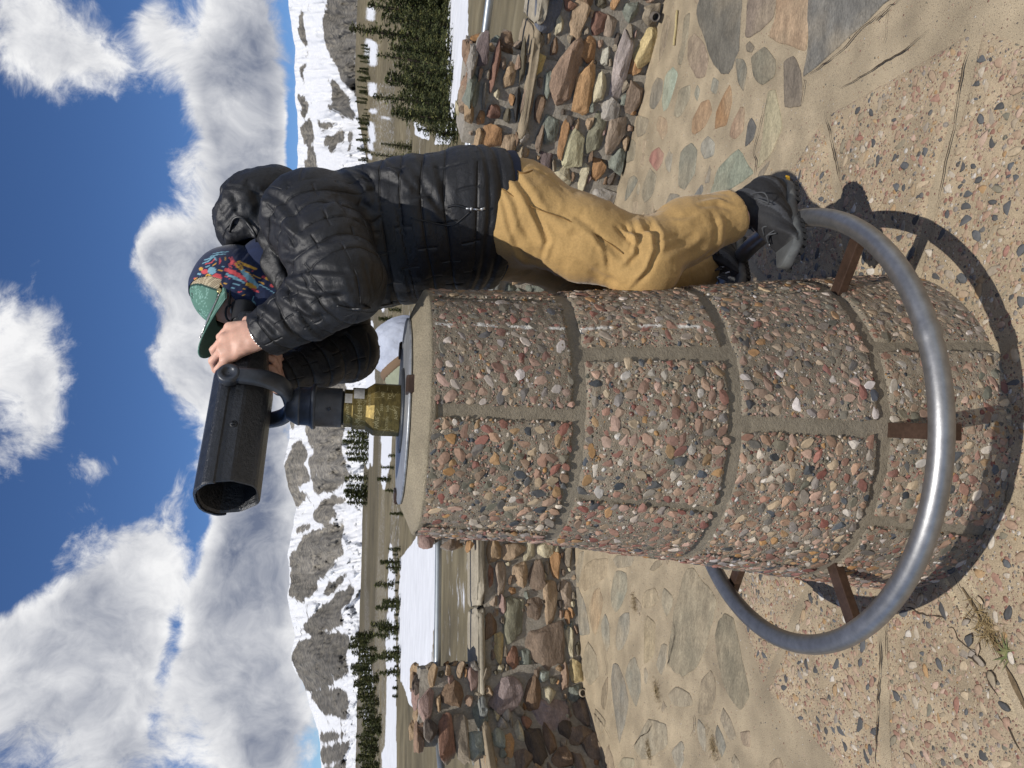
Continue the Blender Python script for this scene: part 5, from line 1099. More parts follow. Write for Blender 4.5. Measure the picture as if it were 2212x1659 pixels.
def vnormals(V, F_):
    n = np.cross(V[F_[:, 2]] - V[F_[:, 0]], V[F_[:, 3]] - V[F_[:, 1]]); N_ = np.zeros_like(V)
    for k in range(4): np.add.at(N_, F_[:, k], n)
    return N_ / (np.linalg.norm(N_, axis=1)[:, None] + 1e-12)
def relax(V, F_, it=2, lam=.5):
    for _ in range(it):
        acc = np.zeros_like(V); c = np.zeros(len(V))
        for k in range(4):
            a, b = F_[:, k], F_[:, (k + 1) % 4]; np.add.at(acc, a, V[b]); np.add.at(c, a, 1); np.add.at(acc, b, V[a]); np.add.at(c, b, 1)
        V = V + lam * (acc / np.maximum(c, 1)[:, None] - V)
    return V
def limbcoord(V, bones):
    """for every vertex: nearest bone, arc length along its chain, angle round it"""
    best = np.full(len(V), 9.); S_ = np.zeros(len(V)); Bn = np.zeros(len(V), int); An = np.zeros(len(V)); Td = np.zeros((len(V), 3))
    for bi_, (pts, rad) in enumerate(bones):
        s0 = 0
        for i in range(len(pts) - 1):
            a, b = np.asarray(pts[i], float), np.asarray(pts[i + 1], float); ba = b - a; L_ = np.linalg.norm(ba); t = np.clip(((V - a) @ ba) / L_ ** 2, 0, 1); w = V - a - t[:, None] * ba
            d = np.linalg.norm(w, axis=1) - (rad[i] + (rad[i + 1] - rad[i]) * t); m = d < best; best[m] = d[m]; S_[m] = s0 + t[m] * L_; Bn[m] = bi_
            u = ba / L_; x = np.cross(u, LAT); x /= np.linalg.norm(x); y = np.cross(u, x); An[m] = np.arctan2(w[m] @ y, w[m] @ x); Td[m] = u; s0 += L_
    return Bn, S_, An, Td
def crease(V, N_, lines):
    """folds of the cloth: each line is a polyline on the visible side; pushes the surface in or out near it"""
    X, Y = topx(V); vd = V - CAM; vd /= np.linalg.norm(vd, axis=1)[:, None]; facing = np.clip(-(vd * N_).sum(1) * 2.0 + .2, 0, 1); D = np.zeros(len(V))
    for pts, w_, amp, kind in lines:
        P = np.asarray(pts, float); bd = np.full(len(V), 1e9); bs = np.zeros(len(V)); tp = np.zeros(len(V)); tot = len(P) - 1
        for i in range(tot):
            a, b = P[i], P[i + 1]; ba = b - a; L2 = ba @ ba; wx, wy = X - a[0], Y - a[1]; t = np.clip((wx * ba[0] + wy * ba[1]) / L2, 0, 1); ex, ey = wx - t * ba[0], wy - t * ba[1]; d = np.hypot(ex, ey)
            sg = np.sign(ba[0] * ey - ba[1] * ex); m = d < bd; bd[m] = d[m]; bs[m] = (sg * d)[m]; tp[m] = (i + t[m]) / tot
        fade = np.clip(np.minimum(tp, 1 - tp) * 6 + .25, 0, 1)
        if kind == 'g': g = -np.exp(-(bd / w_) ** 2)
        elif kind == 'r': g = np.exp(-(bd / w_) ** 2)
        else: g = np.exp(-((bs - w_) / w_) ** 2) - np.exp(-((bs + w_) / w_) ** 2)
        D += amp * g * fade * facing
    return D

def stitch_nodes(m):
    """thin stitched grooves with puckers, driven by the cloth's own coordinates"""
    nt = m.node_tree; N = nt.nodes; L = nt.links; p = N['Principled BSDF']; prev = p.inputs['Normal'].links[0].from_socket; hs = []
    for k, w_ in (('qs', .075), ('qa', .05)):
        a = N.new('ShaderNodeAttribute'); a.attribute_name = k; f = N.new('ShaderNodeMath'); f.operation = 'FRACT'; L.new(a.outputs['Fac'], f.inputs[0]) if k == 'qs' else None
        if k == 'qa':
            ad = N.new('ShaderNodeMath'); ad.operation = 'ADD'; ad.inputs[1].default_value = .5; L.new(a.outputs['Fac'], ad.inputs[0]); L.new(ad.outputs[0], f.inputs[0])
        s_ = N.new('ShaderNodeMath'); s_.operation = 'SUBTRACT'; s_.inputs[1].default_value = .5; L.new(f.outputs[0], s_.inputs[0]); ab = N.new('ShaderNodeMath'); ab.operation = 'ABSOLUTE'; L.new(s_.outputs[0], ab.inputs[0])
        mr = N.new('ShaderNodeMapRange'); mr.interpolation_type = 'SMOOTHSTEP'; mr.inputs['From Min'].default_value = 0; mr.inputs['From Max'].default_value = w_; L.new(ab.outputs[0], mr.inputs['Value']); hs.append(mr.outputs[0])
    mn = N.new('ShaderNodeMath'); mn.operation = 'MINIMUM'; L.new(hs[0], mn.inputs[0]); L.new(hs[1], mn.inputs[1])
    b = N.new('ShaderNodeBump'); b.inputs['Strength'].default_value = .6; b.inputs['Distance'].default_value = .004; L.new(mn.outputs[0], b.inputs['Height']); L.new(prev, b.inputs['Normal']); L.new(b.outputs[0], p.inputs['Normal'])
# ------------------------------------------------------------------ the person at the viewer
FWD = np.array([-.848, -.53, 0]); LAT = np.array([.53, -.848, 0]); UPV = np.array([0, 0, 1.])      # facing, own left, up
per = None
# joints
PEL = at(1118, 474, 1.88); WAI = at(985, 490, 1.90); CHE = at(800, 516, 1.93); UCH = at(705, 520, 1.95); NEK = at(628, 540, 1.955)
SL = at(672, 470, 1.795); EL = at(745, 610, 1.63); WL = at(576, 718, 1.70)
SR = UCH - LAT * .19 + UPV * .01; ER = at(752, 758, 2.08); WR = at(600, 812, 1.90)
HIL = at(1140, 455, 1.80); KNL = at(1388, 556, 1.70); ANL = at(1597, 462, 1.72)
HIR = at(1130, 500, 1.97); KNR = at(1375, 640, 1.97); ANR = at(1530, 578, 2.06)
HEAD = at(522, 628, 1.93)
m_skin = M('skin', srgb(214, 168, 146), .5, var=(30, .10), var2=(160, .06), bump=(300, .15, .001), spec=.4); m_skin.node_tree.nodes['Principled BSDF'].inputs['Subsurface Weight'].default_value = .12
m_skin.node_tree.nodes['Principled BSDF'].inputs['Subsurface Radius'].default_value = (.012, .005, .003)
# ---- body: one continuous surface (head, trunk, arms, hands with fingers, legs)
B = Vol((-.12, 1.50, .30), (.80, 2.32, 1.88), .0042)
B.ell(HEAD + UPV * .012, [FWD, LAT, UPV], (.095, .074, .102), .02).ell(HEAD + FWD * .045 - UPV * .062, [FWD, LAT, UPV], (.055, .052, .060), .03)
B.ell(HEAD + FWD * .108 - UPV * .028, [FWD, LAT, UPV], (.018, .015, .024), .015).ell(HEAD + FWD * .094 - UPV * .07, [FWD, LAT, UPV], (.012, .024, .008), .01)
for s_ in (1, -1):
    B.ell(HEAD + FWD * .088 + LAT * s_ * .032 + UPV * .004, [FWD, LAT, UPV], (.014, .014, .010), .012, 's'); B.ell(HEAD + FWD * .083 + LAT * s_ * .032 + UPV * .003, [FWD, LAT, UPV], (.012, .012, .011), .004)
    B.ell(HEAD - FWD * .01 + LAT * s_ * .070 - UPV * .01, [FWD, LAT, UPV], (.020, .009, .031), .006)
B.chain([HEAD - FWD * .02 - UPV * .06, NEK], [.058, .062], .03)
B.chain([NEK, UCH, CHE, WAI, PEL], [.07, .115, .118, .108, .118], .05, LAT, [1., 1.4, 1.4, 1.3, 1.35])
B.chain([SL, EL], [.05, .038], .03).chain([EL, WL], [.038, .027], .02).chain([SR, ER], [.05, .038], .03).chain([ER, WR], [.038, .027], .02)
B.chain([UCH, SL], [.09, .055], .05).chain([UCH, SR], [.09, .055], .05)
B.chain([HIL, KNL], [.085, .055], .04).chain([KNL, ANL], [.055, .036], .03).chain([HIR, KNR], [.085, .055], .04).chain([KNR, ANR], [.055, .036], .03)
def hand(wrist, kn, fingers, thumb, wide, thick=.0125):
    pal = (wrist + np.mean(kn, 0)) / 2
    for q in kn: B.cap(wrist + (q - np.mean(kn, 0)) * .45, q, .0145, .0125, .016)
    B.cap(wrist, pal, .022, .02, .02, wide, 1.25)
    for pts, r in fingers: B.chain(pts, np.linspace(r, r * .80, len(pts)), .0045)
    B.chain(thumb, np.linspace(.0125, .0095, len(thumb)), .008)
# left hand: back to the camera, fingers over the top of the eyepiece housing
kn = [at(496, 706, 1.735), at(484, 730, 1.722), at(480, 754, 1.712), at(486, 778, 1.706)]
top = ZC + .0470
fing = []
for i, q in enumerate(kn):
    L_ = [.044, .049, .046, .036][i]; d1 = FWD * (.10 + .04 * i) - LAT * .75 + UPV * .50; d1 /= np.linalg.norm(d1)
    p1 = q + d1 * L_; p1[2] = max(p1[2], top + .006); p2 = p1 - LAT * L_ * .62 + FWD * .006 - UPV * .004; p3 = p2 - LAT * L_ * .36 - UPV * L_ * .30
    fing.append(([q, p1, p2, p3], [.0098, .0100, .0096, .0086][i]))
thumb = [WL + (kn[0] - WL) * .25 - FWD * .012, WL + (kn[0] - WL) * .55 - FWD * .032 - LAT * .012, WL + (kn[0] - WL) * .75 - FWD * .036 - LAT * .040, WL + (kn[0] - WL) * .88 - FWD * .026 - LAT * .064]
hand(WL + (kn[1] - WL) * .06, kn, fing, thumb, FWD)
# right hand: under the housing from the far side, finger ends showing below its near edge
und = ZC - .050
c0 = vl(-.135, -.055, und - .012); kr = [c0 + ax * t_ - ln_ * .012 for t_ in (.030, .010, -.011, -.031)]
fr = []
for i, q in enumerate(kr):
    L_ = [.036, .042, .041, .033][i]; p1 = q + ln_ * L_ + UPV * .001; p2 = p1 + ln_ * L_ * .62 + UPV * .006; p3 = p2 + ln_ * L_ * .30 + UPV * .014; fr.append(([q, p1, p2, p3], .0095))
WR2 = vl(-.135, -.135, und - .035); hand(WR2, kr, fr, [WR2 + ax * .01, WR2 + ax * .022 + ln_ * .02 + UPV * .02, WR2 + ax * .026 + ln_ * .025 + UPV * .05, WR2 + ax * .02 + ln_ * .028 + UPV * .075], ax)
B.cap(WR, WR2, .027, .024, .02)
V, F_ = B.mesh(); V = relax(V, F_, 1, .5)
Nn = vnormals(V, F_)
hd = np.linalg.norm(V - (WL + kn[1]) / 2, axis=1) < .075
V = V + Nn * (hd * (.0012 * vnoise(V, 75, 3)))[:, None]
# tendons / knuckles on the back of the left hand
for i, q in enumerate(kn): V = V + Nn * (.0022 * np.exp(-(np.linalg.norm(V - q + UPV * 0, axis=1) / .009) ** 2))[:, None]
per = obj('person', (V, F_), m_skin, None, loc=tuple(at(1118, 474, 1.88)))
tag(per, 'person in black quilted jacket and tan trousers standing on the foot ring at the viewer', 'person')
m_eye = M('eye', (.75, .73, .70), .15)
for s_ in (1, -1):
    V, f = ICO3; obj('eye', (HEAD + FWD * .0885 + LAT * s_ * .032 + UPV * .003 + V * .0105, f), m_eye, per)
# ---- jacket
J = Vol((-.10, 1.44, .98), (.84, 2.34, 1.86), .0050)
TOR = [at(1122, 474, 1.89), at(1000, 484, 1.90), at(880, 505, 1.92), at(790, 522, 1.935), at(715, 525, 1.95), at(660, 530, 1.955)]
TRD = [.146, .150, .151, .148, .134, .092]
J.chain(TOR, TRD, .03, LAT, [1.46, 1.45, 1.45, 1.45, 1.4, 1.3])
AL = [SL + (UCH - SL) * .15, SL, SL * .5 + EL * .5 + np.array([0, -.008, .0]), EL, EL * .55 + WL * .45 - UPV * .008, WL + (WL - EL) * .20]
ALR = [.112, .108, .097, .084, .068, .052]
J.chain(AL, ALR, .035)
AR = [SR + (UCH - SR) * .15, SR, ER, ER * .5 + WR * .5 - UPV * .01, WR + (WR - ER) * .20]; ARR = [.105, .10, .082, .062, .048]
J.chain(AR, ARR, .035)
# hood lying on the neck, with its mouth open towards the head
HC0 = at(545, 466, 1.965); J.ell(HC0, [FWD * .8 + UPV * .25 + LAT * .1, LAT, UPV * .9 - FWD * .3], (.100, .112, .088), .03)
J.chain([at(600, 440, 2.0), at(598, 560, 1.94)], [.085, .075], .03, LAT, 1.3)
J.chain([at(590, 570, 1.86), at(640, 640, 1.82), at(700, 668, 1.80)], [.036, .030, .02], .02); J.chain([at(590, 560, 2.03), at(640, 640, 1.96), at(700, 668, 1.86)], [.036, .030, .02], .02)
J.ell(at(560, 575, 1.93), [FWD * .8 - UPV * .45, LAT, UPV * .9 + FWD * .5], (.086, .078, .060), .015, 's')
J.cap(at(580, 575, 1.93), at(530, 620, 1.93), .060, .085, .012, op='s')
# hem and cuffs cut clean
hp0, hp1 = at(1070, 312, 1.96) + UPV * .036, at(1116, 640, 1.80) + UPV * .012; hn = np.cross(hp1 - hp0, LAT); hn = hn if hn[2] < 0 else -hn
J.plane((hp0 + hp1) / 2, hn, hi=(.84, 2.34, 1.20))
for w_, e_ in ((WL, EL), (WR, ER)):
    d_ = (w_ - e_) / np.linalg.norm(w_ - e_); R_ = .085; J.plane(w_ + d_ * .012, d_, w_ - R_, w_ + R_)
V, F_ = J.mesh(); V = relax(V, F_, 1, .4); Nn = vnormals(V, F_)
bn, S_, An, Td = limbcoord(V, [(TOR[::-1], TRD[::-1]), (AL, ALR), (AR, ARR)])
# quilting: stitched lines about 5 cm apart, wandering, with short stitches across
def stitch(q, w_): return np.exp(-((q - np.round(q)) / w_) ** 2)
wob = .16 * vnoise(V, 7, 4) + .30 * vnoise(V, 2.4, 5)
qs = np.where(bn == 0, S_ / .052 + .55 * np.cos(An - .6) + 1.6 * vnoise(V, 3.1, 8) * .5 + wob, S_ / .050 + .25 * np.sin(An) + wob)
row = np.floor(qs); qa = np.where(bn == 0, An * 5 / PI, An * 3 / PI) + .5 * (row % 2) + .2 * vnoise(V, 5, 6)
q1 = stitch(qs - .5, .075); q2 = stitch(qa, .06) * .75
puff = .5 - .5 * np.cos(2 * PI * (qs - .5))
near_hood = np.exp(-(np.linalg.norm(V - HC0, axis=1) / .12) ** 4)
hemd = np.abs((V - (hp0 + hp1) / 2) @ (hn / np.linalg.norm(hn)))
hemm = (V[:, 2] < 1.22) & (hemd < .085)
tors = bn == 0; disp = (np.where(tors, .0010, .0016) * puff ** .6 - np.where(tors, .0020, .0024) * q1 - .0012 * q2) * (1 - near_hood)
disp = np.where(hemm, .0025 - .006 * np.exp(-((hemd - .035) / .006) ** 2) - .005 * np.exp(-((hemd - .068) / .006) ** 2), disp)
# cloth wrinkles: stretched along the limb or across it
wr = fbm(np.stack([V @ np.array([.8, .5, .2]) * 9, S_ * 22, V[:, 2] * 9], -1), 1., 4, 21); wr2 = fbm(V, 34, 3, 22)
wr3 = fbm(np.stack([An * 3.5, S_ * 38, 0 * S_], -1), 1., 4, 23); disp += .0018 * (1 - np.abs(wr) * 2.6) * .55 + .0014 * wr2 + .0030 * wr3 * (1 - near_hood) + near_hood * .010 * (1 - 3 * np.abs(fbm(V, 16, 4, 24)))
Lj = lambda pts: [((700 + a / 1.7015) / 1.852, (500 + b / 1.7015) / 1.852) for a, b in pts]
CR = [(Lj([(600, 480), (720, 540), (800, 640), (830, 760)]), 9, .009, 'f'), (Lj([(640, 640), (760, 720), (860, 800)]), 8, -.008, 'f'), (Lj([(690, 880), (820, 900), (960, 810), (1120, 800)]), 8, .008, 'f'),
      (Lj([(770, 1040), (900, 1000), (1060, 1010), (1200, 1020)]), 7, .007, 'f'), (Lj([(720, 1060), (860, 1130), (1000, 1160), (1160, 1140)]), 8, -.010, 'f'), (Lj([(1000, 560), (1090, 520), (1180, 600)]), 8, .007, 'f'),
      (Lj([(560, 1200), (640, 1260), (740, 1330), (820, 1430)]), 9, .010, 'f'), (Lj([(700, 1180), (800, 1250), (900, 1300), (1000, 1290)]), 8, -.009, 'f'), (Lj([(520, 1300), (600, 1340), (700, 1440)]), 6, .007, 'f'), (Lj([(850, 1200), (950, 1280), (1010, 1330)]), 6, .006, 'f'),
      (Lj([(1130, 280), (1260, 330), (1330, 420), (1340, 500)]), 9, .009, 'f'), (Lj([(1230, 260), (1330, 330), (1420, 340), (1560, 380)]), 8, -.008, 'f'), (Lj([(1420, 230), (1520, 330), (1640, 460)]), 7, .006, 'f'), (Lj([(1600, 230), (1680, 330), (1750, 480)]), 8, -.006, 'f'),
      (Lj([(1760, 250), (1800, 400), (1830, 560)]), 7, .006, 'f'), (Lj([(1560, 500), (1720, 480), (1800, 600), (1880, 660)]), 8, .007, 'f'), (Lj([(1100, 440), (1220, 500), (1360, 560)]), 8, -.007, 'f'),
      (Lj([(1290, 920), (1320, 1060), (1350, 1200)]), 3, .004, 'g'), (Lj([(1440, 950), (1470, 1080), (1500, 1210)]), 3, .004, 'g'), (Lj([(1560, 960), (1590, 1080), (1620, 1200)]), 3, .004, 'g'),
      (Lj([(360, 700), (420, 620), (480, 640), (540, 760), (545, 850)]), 5, .010, 'r'), (Lj([(400, 480), (430, 560), (420, 600)]), 6, .009, 'g'), (Lj([(540, 430), (600, 520), (590, 650)]), 8, -.009, 'f'), (Lj([(330, 620), (380, 560), (470, 520)]), 6, .006, 'f'), (Lj([(590, 700), (700, 860), (760, 1000)]), 10, .010, 'f')]
disp += .7 * crease(V, Nn, CR)
V = V + Nn * disp[:, None]
m_jac = M('black_nylon', None, .54, var=(60, .2), bump=(34, .20, .006), bump2=(85, .45, .004), spec=.5)
stitch_nodes(m_jac)
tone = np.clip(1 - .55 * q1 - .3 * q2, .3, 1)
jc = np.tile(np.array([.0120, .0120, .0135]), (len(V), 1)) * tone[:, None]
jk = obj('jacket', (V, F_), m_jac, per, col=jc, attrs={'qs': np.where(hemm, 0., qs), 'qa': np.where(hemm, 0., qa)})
# zip pull at the pocket, pocket and front zips, grey collar lining, hem
m_zip = M('grey_zip', (.42, .43, .44), .4, .6, var=(90, .2)); m_lining = M('grey_lining', (.11, .12, .12), .6, var=(40, .2)); m_blk = M('black_trim', (.010, .010, .011), .45)
def surf(q, y0=1.6, lift=.004):
    """point of the jacket seen at px q (nearest vertex towards the camera) pushed out a little"""
    X, Y = topx(V); d2 = (X - q[0]) ** 2 + (Y - q[1]) ** 2; c = np.where(d2 < max(d2.min() * 1.5, 30))[0]; i = c[np.argmin(np.linalg.norm(V[c] - CAM, axis=1))]; return V[i] + (CAM - V[i]) / np.linalg.norm(CAM - V[i]) * lift
zp = [surf(q) for q in Lj([(1995, 575), (2030, 577), (2070, 580), (2115, 580)])]
obj('zip_pull', [tube([zp[0], zp[1]], .0045, 10), tube([zp[1], zp[2]], .0022, 8), tube([zp[2], zp[3]], .0036, 10, squash=.5), tube([surf(q) for q in Lj([(1975, 573), (1998, 575)])], .0025, 8)], m_zip, jk)
obj('pocket_zip', tube(spline([surf(q, lift=.001) for q in Lj([(1840, 548), (1920, 556), (1990, 575)])], 18), .0030, 8), m_blk, jk)
obj('pocket_seam', tube(spline([surf(q, lift=.0005) for q in Lj([(1995, 600), (1960, 650), (1900, 690), (1820, 690), (1600, 640)])], 24), .0022, 6), m_blk, jk)
obj('collar_lining', tube(spline([at(*q, 1.845) for q in Lj([(668, 885), (690, 950), (720, 1010), (748, 1045)])], 14), .0042, 8), m_lining, jk)
obj('front_zip', tube(spline([surf(q, lift=.001) for q in Lj([(1100, 1240), (1200, 1262), (1330, 1258), (1480, 1235)])], 20), .0034, 8), m_blk, jk)
# cord at the hood mouth
obj('hood_binding', tube(spline([surf(q, lift=.001) for q in Lj([(362, 735), (385, 650), (440, 618), (500, 660), (540, 760), (552, 850)])], 26), .0034, 8), m_blk, jk)
# ---- shirt tail below the jacket at the back
SHV = Vol((.2, 1.66, .93), (.84, 2.2, 1.2), .005); SHV.chain([at(1150, 470, 1.89), at(1040, 478, 1.89)], [.141, .143], .02, LAT, 1.42)
sp0, sp1 = at(1106, 312, 1.96) + UPV * .034, at(1118, 640, 1.80) + UPV * .012; sn_ = np.cross(sp1 - sp0, LAT); sn_ = sn_ if sn_[2] < 0 else -sn_
SHV.plane((sp0 + sp1) / 2, sn_)
V, F_ = SHV.mesh(); Nn = vnormals(V, F_); V = V + Nn * (.002 * fbm(V * [1, 1, .3], 24, 3, 5))[:, None]
obj('shirt', (V, F_), M('navy_shirt', srgb(34, 42, 62), .8, var=(40, .2), bump=(200, .3, .002)), per)
# ---- trousers
T = Vol((-.05, 1.48, .30), (.86, 2.26, 1.16), .0050)
TL = [HIL + FWD * .02 + UPV * .02, HIL * .5 + KNL * .5 + FWD * .020, KNL, KNL * .55 + ANL * .45 - FWD * .02, ANL + (ANL - KNL) * .20]; TLR = [.114, .099, .084, .076, .064]
TRr = [HIR + FWD * .02 + UPV * .02, HIR * .5 + KNR * .5, KNR, KNR * .55 + ANR * .45 - FWD * .02, ANR + (ANR - KNR) * .20]; TRR = [.114, .099, .083, .074, .062]
T.chain([at(1060, 478, 1.90), at(1112, 476, 1.885)], [.130, .130], .03, LAT, 1.38)
T.chain(TL, TLR, .045).chain(TRr, TRR, .045)
# knees and the baggy back of the thigh
T.ell(at(1385, 585, 1.685), [FWD, LAT, UPV], (.075, .07, .085), .04)
for a_, k_ in ((ANL, KNL), (ANR, KNR)):
    d_ = (a_ - k_) / np.linalg.norm(a_ - k_); T.plane(a_ - d_ * .018, d_ * .95 - UPV * .1 if a_ is ANL else d_, a_ - .11, a_ + .11)
V, F_ = T.mesh(); V = relax(V, F_, 2, .5); Nn = vnormals(V, F_)
bn, S_, An, Td = limbcoord(V, [(TL, TLR), (TRr, TRR)])
wr = fbm(np.stack([V @ np.array([.8, .5, .2]) * 7, S_ * 9, V[:, 2] * 6], -1), 1., 4, 31); disp = .0026 * (1 - np.abs(wr) * 2.4) * .6 + .0018 * (1 - 3 * np.abs(fbm(np.stack([An * 1.6, S_ * 26, S_ * 0], -1), 1., 3, 37))) + .0008 * fbm(V, 40, 3, 32)
Lp = lambda pts: [((1900 + a / 1.4747) / 1.852, (500 + b / 1.4747) / 1.852) for a, b in pts]
CR = [(Lp([(165, 290), (240, 330), (330, 480), (400, 640), (430, 720)]), 12, .014, 'f'), (Lp([(190, 230), (320, 400), (430, 560), (540, 640), (600, 620)]), 14, -.010, 'f'), (Lp([(150, 330), (230, 480), (260, 600), (330, 700)]), 10, .010, 'f'),
      (Lp([(340, 480), (400, 590), (440, 680), (400, 800)]), 9, -.011, 'f'), (Lp([(560, 540), (650, 600), (770, 720), (900, 830)]), 11, .010, 'f'), (Lp([(690, 620), (760, 740), (780, 830)]), 8, .009, 'f'), (Lp([(600, 780), (720, 860), (860, 920)]), 12, -.008, 'f'),
      (Lp([(845, 600), (900, 650), (960, 720)]), 7, -.018, 'f'), (Lp([(925, 590), (955, 660), (950, 760), (880, 830)]), 8, .017, 'f'), (Lp([(985, 580), (1050, 650), (1060, 740), (1020, 850), (940, 940)]), 9, .019, 'f'), (Lp([(1040, 560), (1090, 640), (1100, 740)]), 8, -.010, 'f'),
      (Lp([(860, 600), (960, 640), (1040, 600)]), 7, .014, 'g'), (Lp([(1100, 780), (1220, 720), (1330, 640)]), 12, .010, 'f'), (Lp([(1400, 740), (1430, 690), (1440, 600), (1420, 540)]), 10, .012, 'f'), (Lp([(1220, 840), (1330, 780), (1450, 690)]), 10, -.008, 'f'), (Lp([(1330, 470), (1430, 460), (1520, 490)]), 7, -.011, 'f'), (Lp([(1150, 560), (1250, 560), (1320, 520)]), 8, .006, 'f'), (Lp([(240, 740), (300, 800), (400, 830)]), 9, .012, 'f'), (Lp([(150, 420), (190, 600), (250, 740)]), 8, .008, 'f'),
      (Lp([(150, 370), (330, 470), (560, 560), (760, 680), (870, 750), (960, 750), (1060, 700), (1300, 600), (1560, 510)]), 2.6, .0035, 'g'), (Lp([(175, 235), (270, 272), (340, 255), (420, 300), (560, 420)]), 2.4, .0035, 'g')]
CR = [(p_, w_ * .62 if k_ == 'f' else w_, a_ * .80 if k_ == 'f' else a_ * 1.6, k_) for p_, w_, a_, k_ in CR]; disp += .5 * crease(V, Nn, CR); V = V + Nn * disp[:, None]; V = relax(V, F_, 1, .2)
m_tan = M('tan_cotton', alb(196, 159, 100, .76), .88, var=(6, .10), var2=(200, .12), bump=(240, .4, .0015), bump2=(15, .30, .010), sheen=.2)
tr = obj('trousers', (V, F_), m_tan, per)
Vt = V
def surft(q, lift=.002):
    X, Y = topx(Vt); d2 = (X - q[0]) ** 2 + (Y - q[1]) ** 2; c = np.where(d2 < max(d2.min() * 1.5, 25))[0]; i = c[np.argmin(np.linalg.norm(Vt[c] - CAM, axis=1))]; return Vt[i] + (CAM - Vt[i]) / np.linalg.norm(CAM - Vt[i]) * lift
m_tan2 = M('tan_stitching', alb(150, 112, 58), .85)
obj('pocket_flap', tube(spline([surft(q, .0006) for q in Lp([(205, 215), (270, 272), (345, 258)])], 14), .0022, 6), m_tan2, tr)
obj('side_seam', tube(spline([surft(q, .0012) for q in Lp([(150, 370), (330, 470), (560, 560), (760, 680), (870, 750)])], 40), .0011, 5), m_tan2, tr)
# ---- headgear: cap with a brim, and a printed head scarf over the back of the head
tb = math.radians(15); CB = FWD * math.cos(tb) + UPV * math.sin(tb); CU = UPV * math.cos(tb) - FWD * math.sin(tb); CC = HEAD + CU * .018 - CB * .004
nt_, np_ = 130, 250; th = np.linspace(.02, math.radians(160), nt_); ph = np.linspace(-PI, PI, np_)
TH_, PH_ = np.meshgrid(th, ph, indexing='ij')
sr = np.where(TH_ < PI / 2, np.sin(TH_), np.maximum(np.sin(TH_), .86 - .06 * smooth(TH_, 1.6, 2.6))); cz = np.where(TH_ < PI / 2, np.cos(TH_) ** .9 if False else np.cos(TH_), np.cos(TH_) * 1.25)
lx = sr * np.cos(PH_) * .113; ly = sr * np.sin(PH_) * .092; lz = cz * .104
lx = lx - .004 * smooth(TH_, 1.5, 2.4) * (np.cos(PH_) < 0)
V = CC + lx[..., None] * CB + ly[..., None] * LAT + lz[..., None] * CU
V = V.reshape(-1, 3); aph = np.abs(PH_).ravel(); tht = TH_.ravel()
I = np.arange(nt_ * np_).reshape(nt_, np_); Fq = np.stack([I[:-1, :-1], I[:-1, 1:], I[1:, 1:], I[1:, :-1]], -1).reshape(-1, 4)
fa = aph[Fq].mean(1); ft = tht[Fq].mean(1); deg = math.radians
gb = deg(86) - .20 * np.cos(ft) ; rim_t = deg(88)
lxf = lx.ravel()[Fq].mean(1); cpl = lambda t_: .042 + .030 * t_ / 1.48
is_cap = (lxf > cpl(ft) - .026 * smooth(ft, deg(20), deg(84))) & (ft < rim_t)
border = np.interp(ft, [deg(88), deg(100), deg(115), deg(150)], [deg(60), deg(50), deg(38), deg(30)])
is_buff = (~is_cap) & ((ft < rim_t) | (fa > border))
def submesh(V, F_, m):
    f = F_[m]; u, inv = np.unique(f, return_inverse=True); return V[u], inv.reshape(f.shape), u
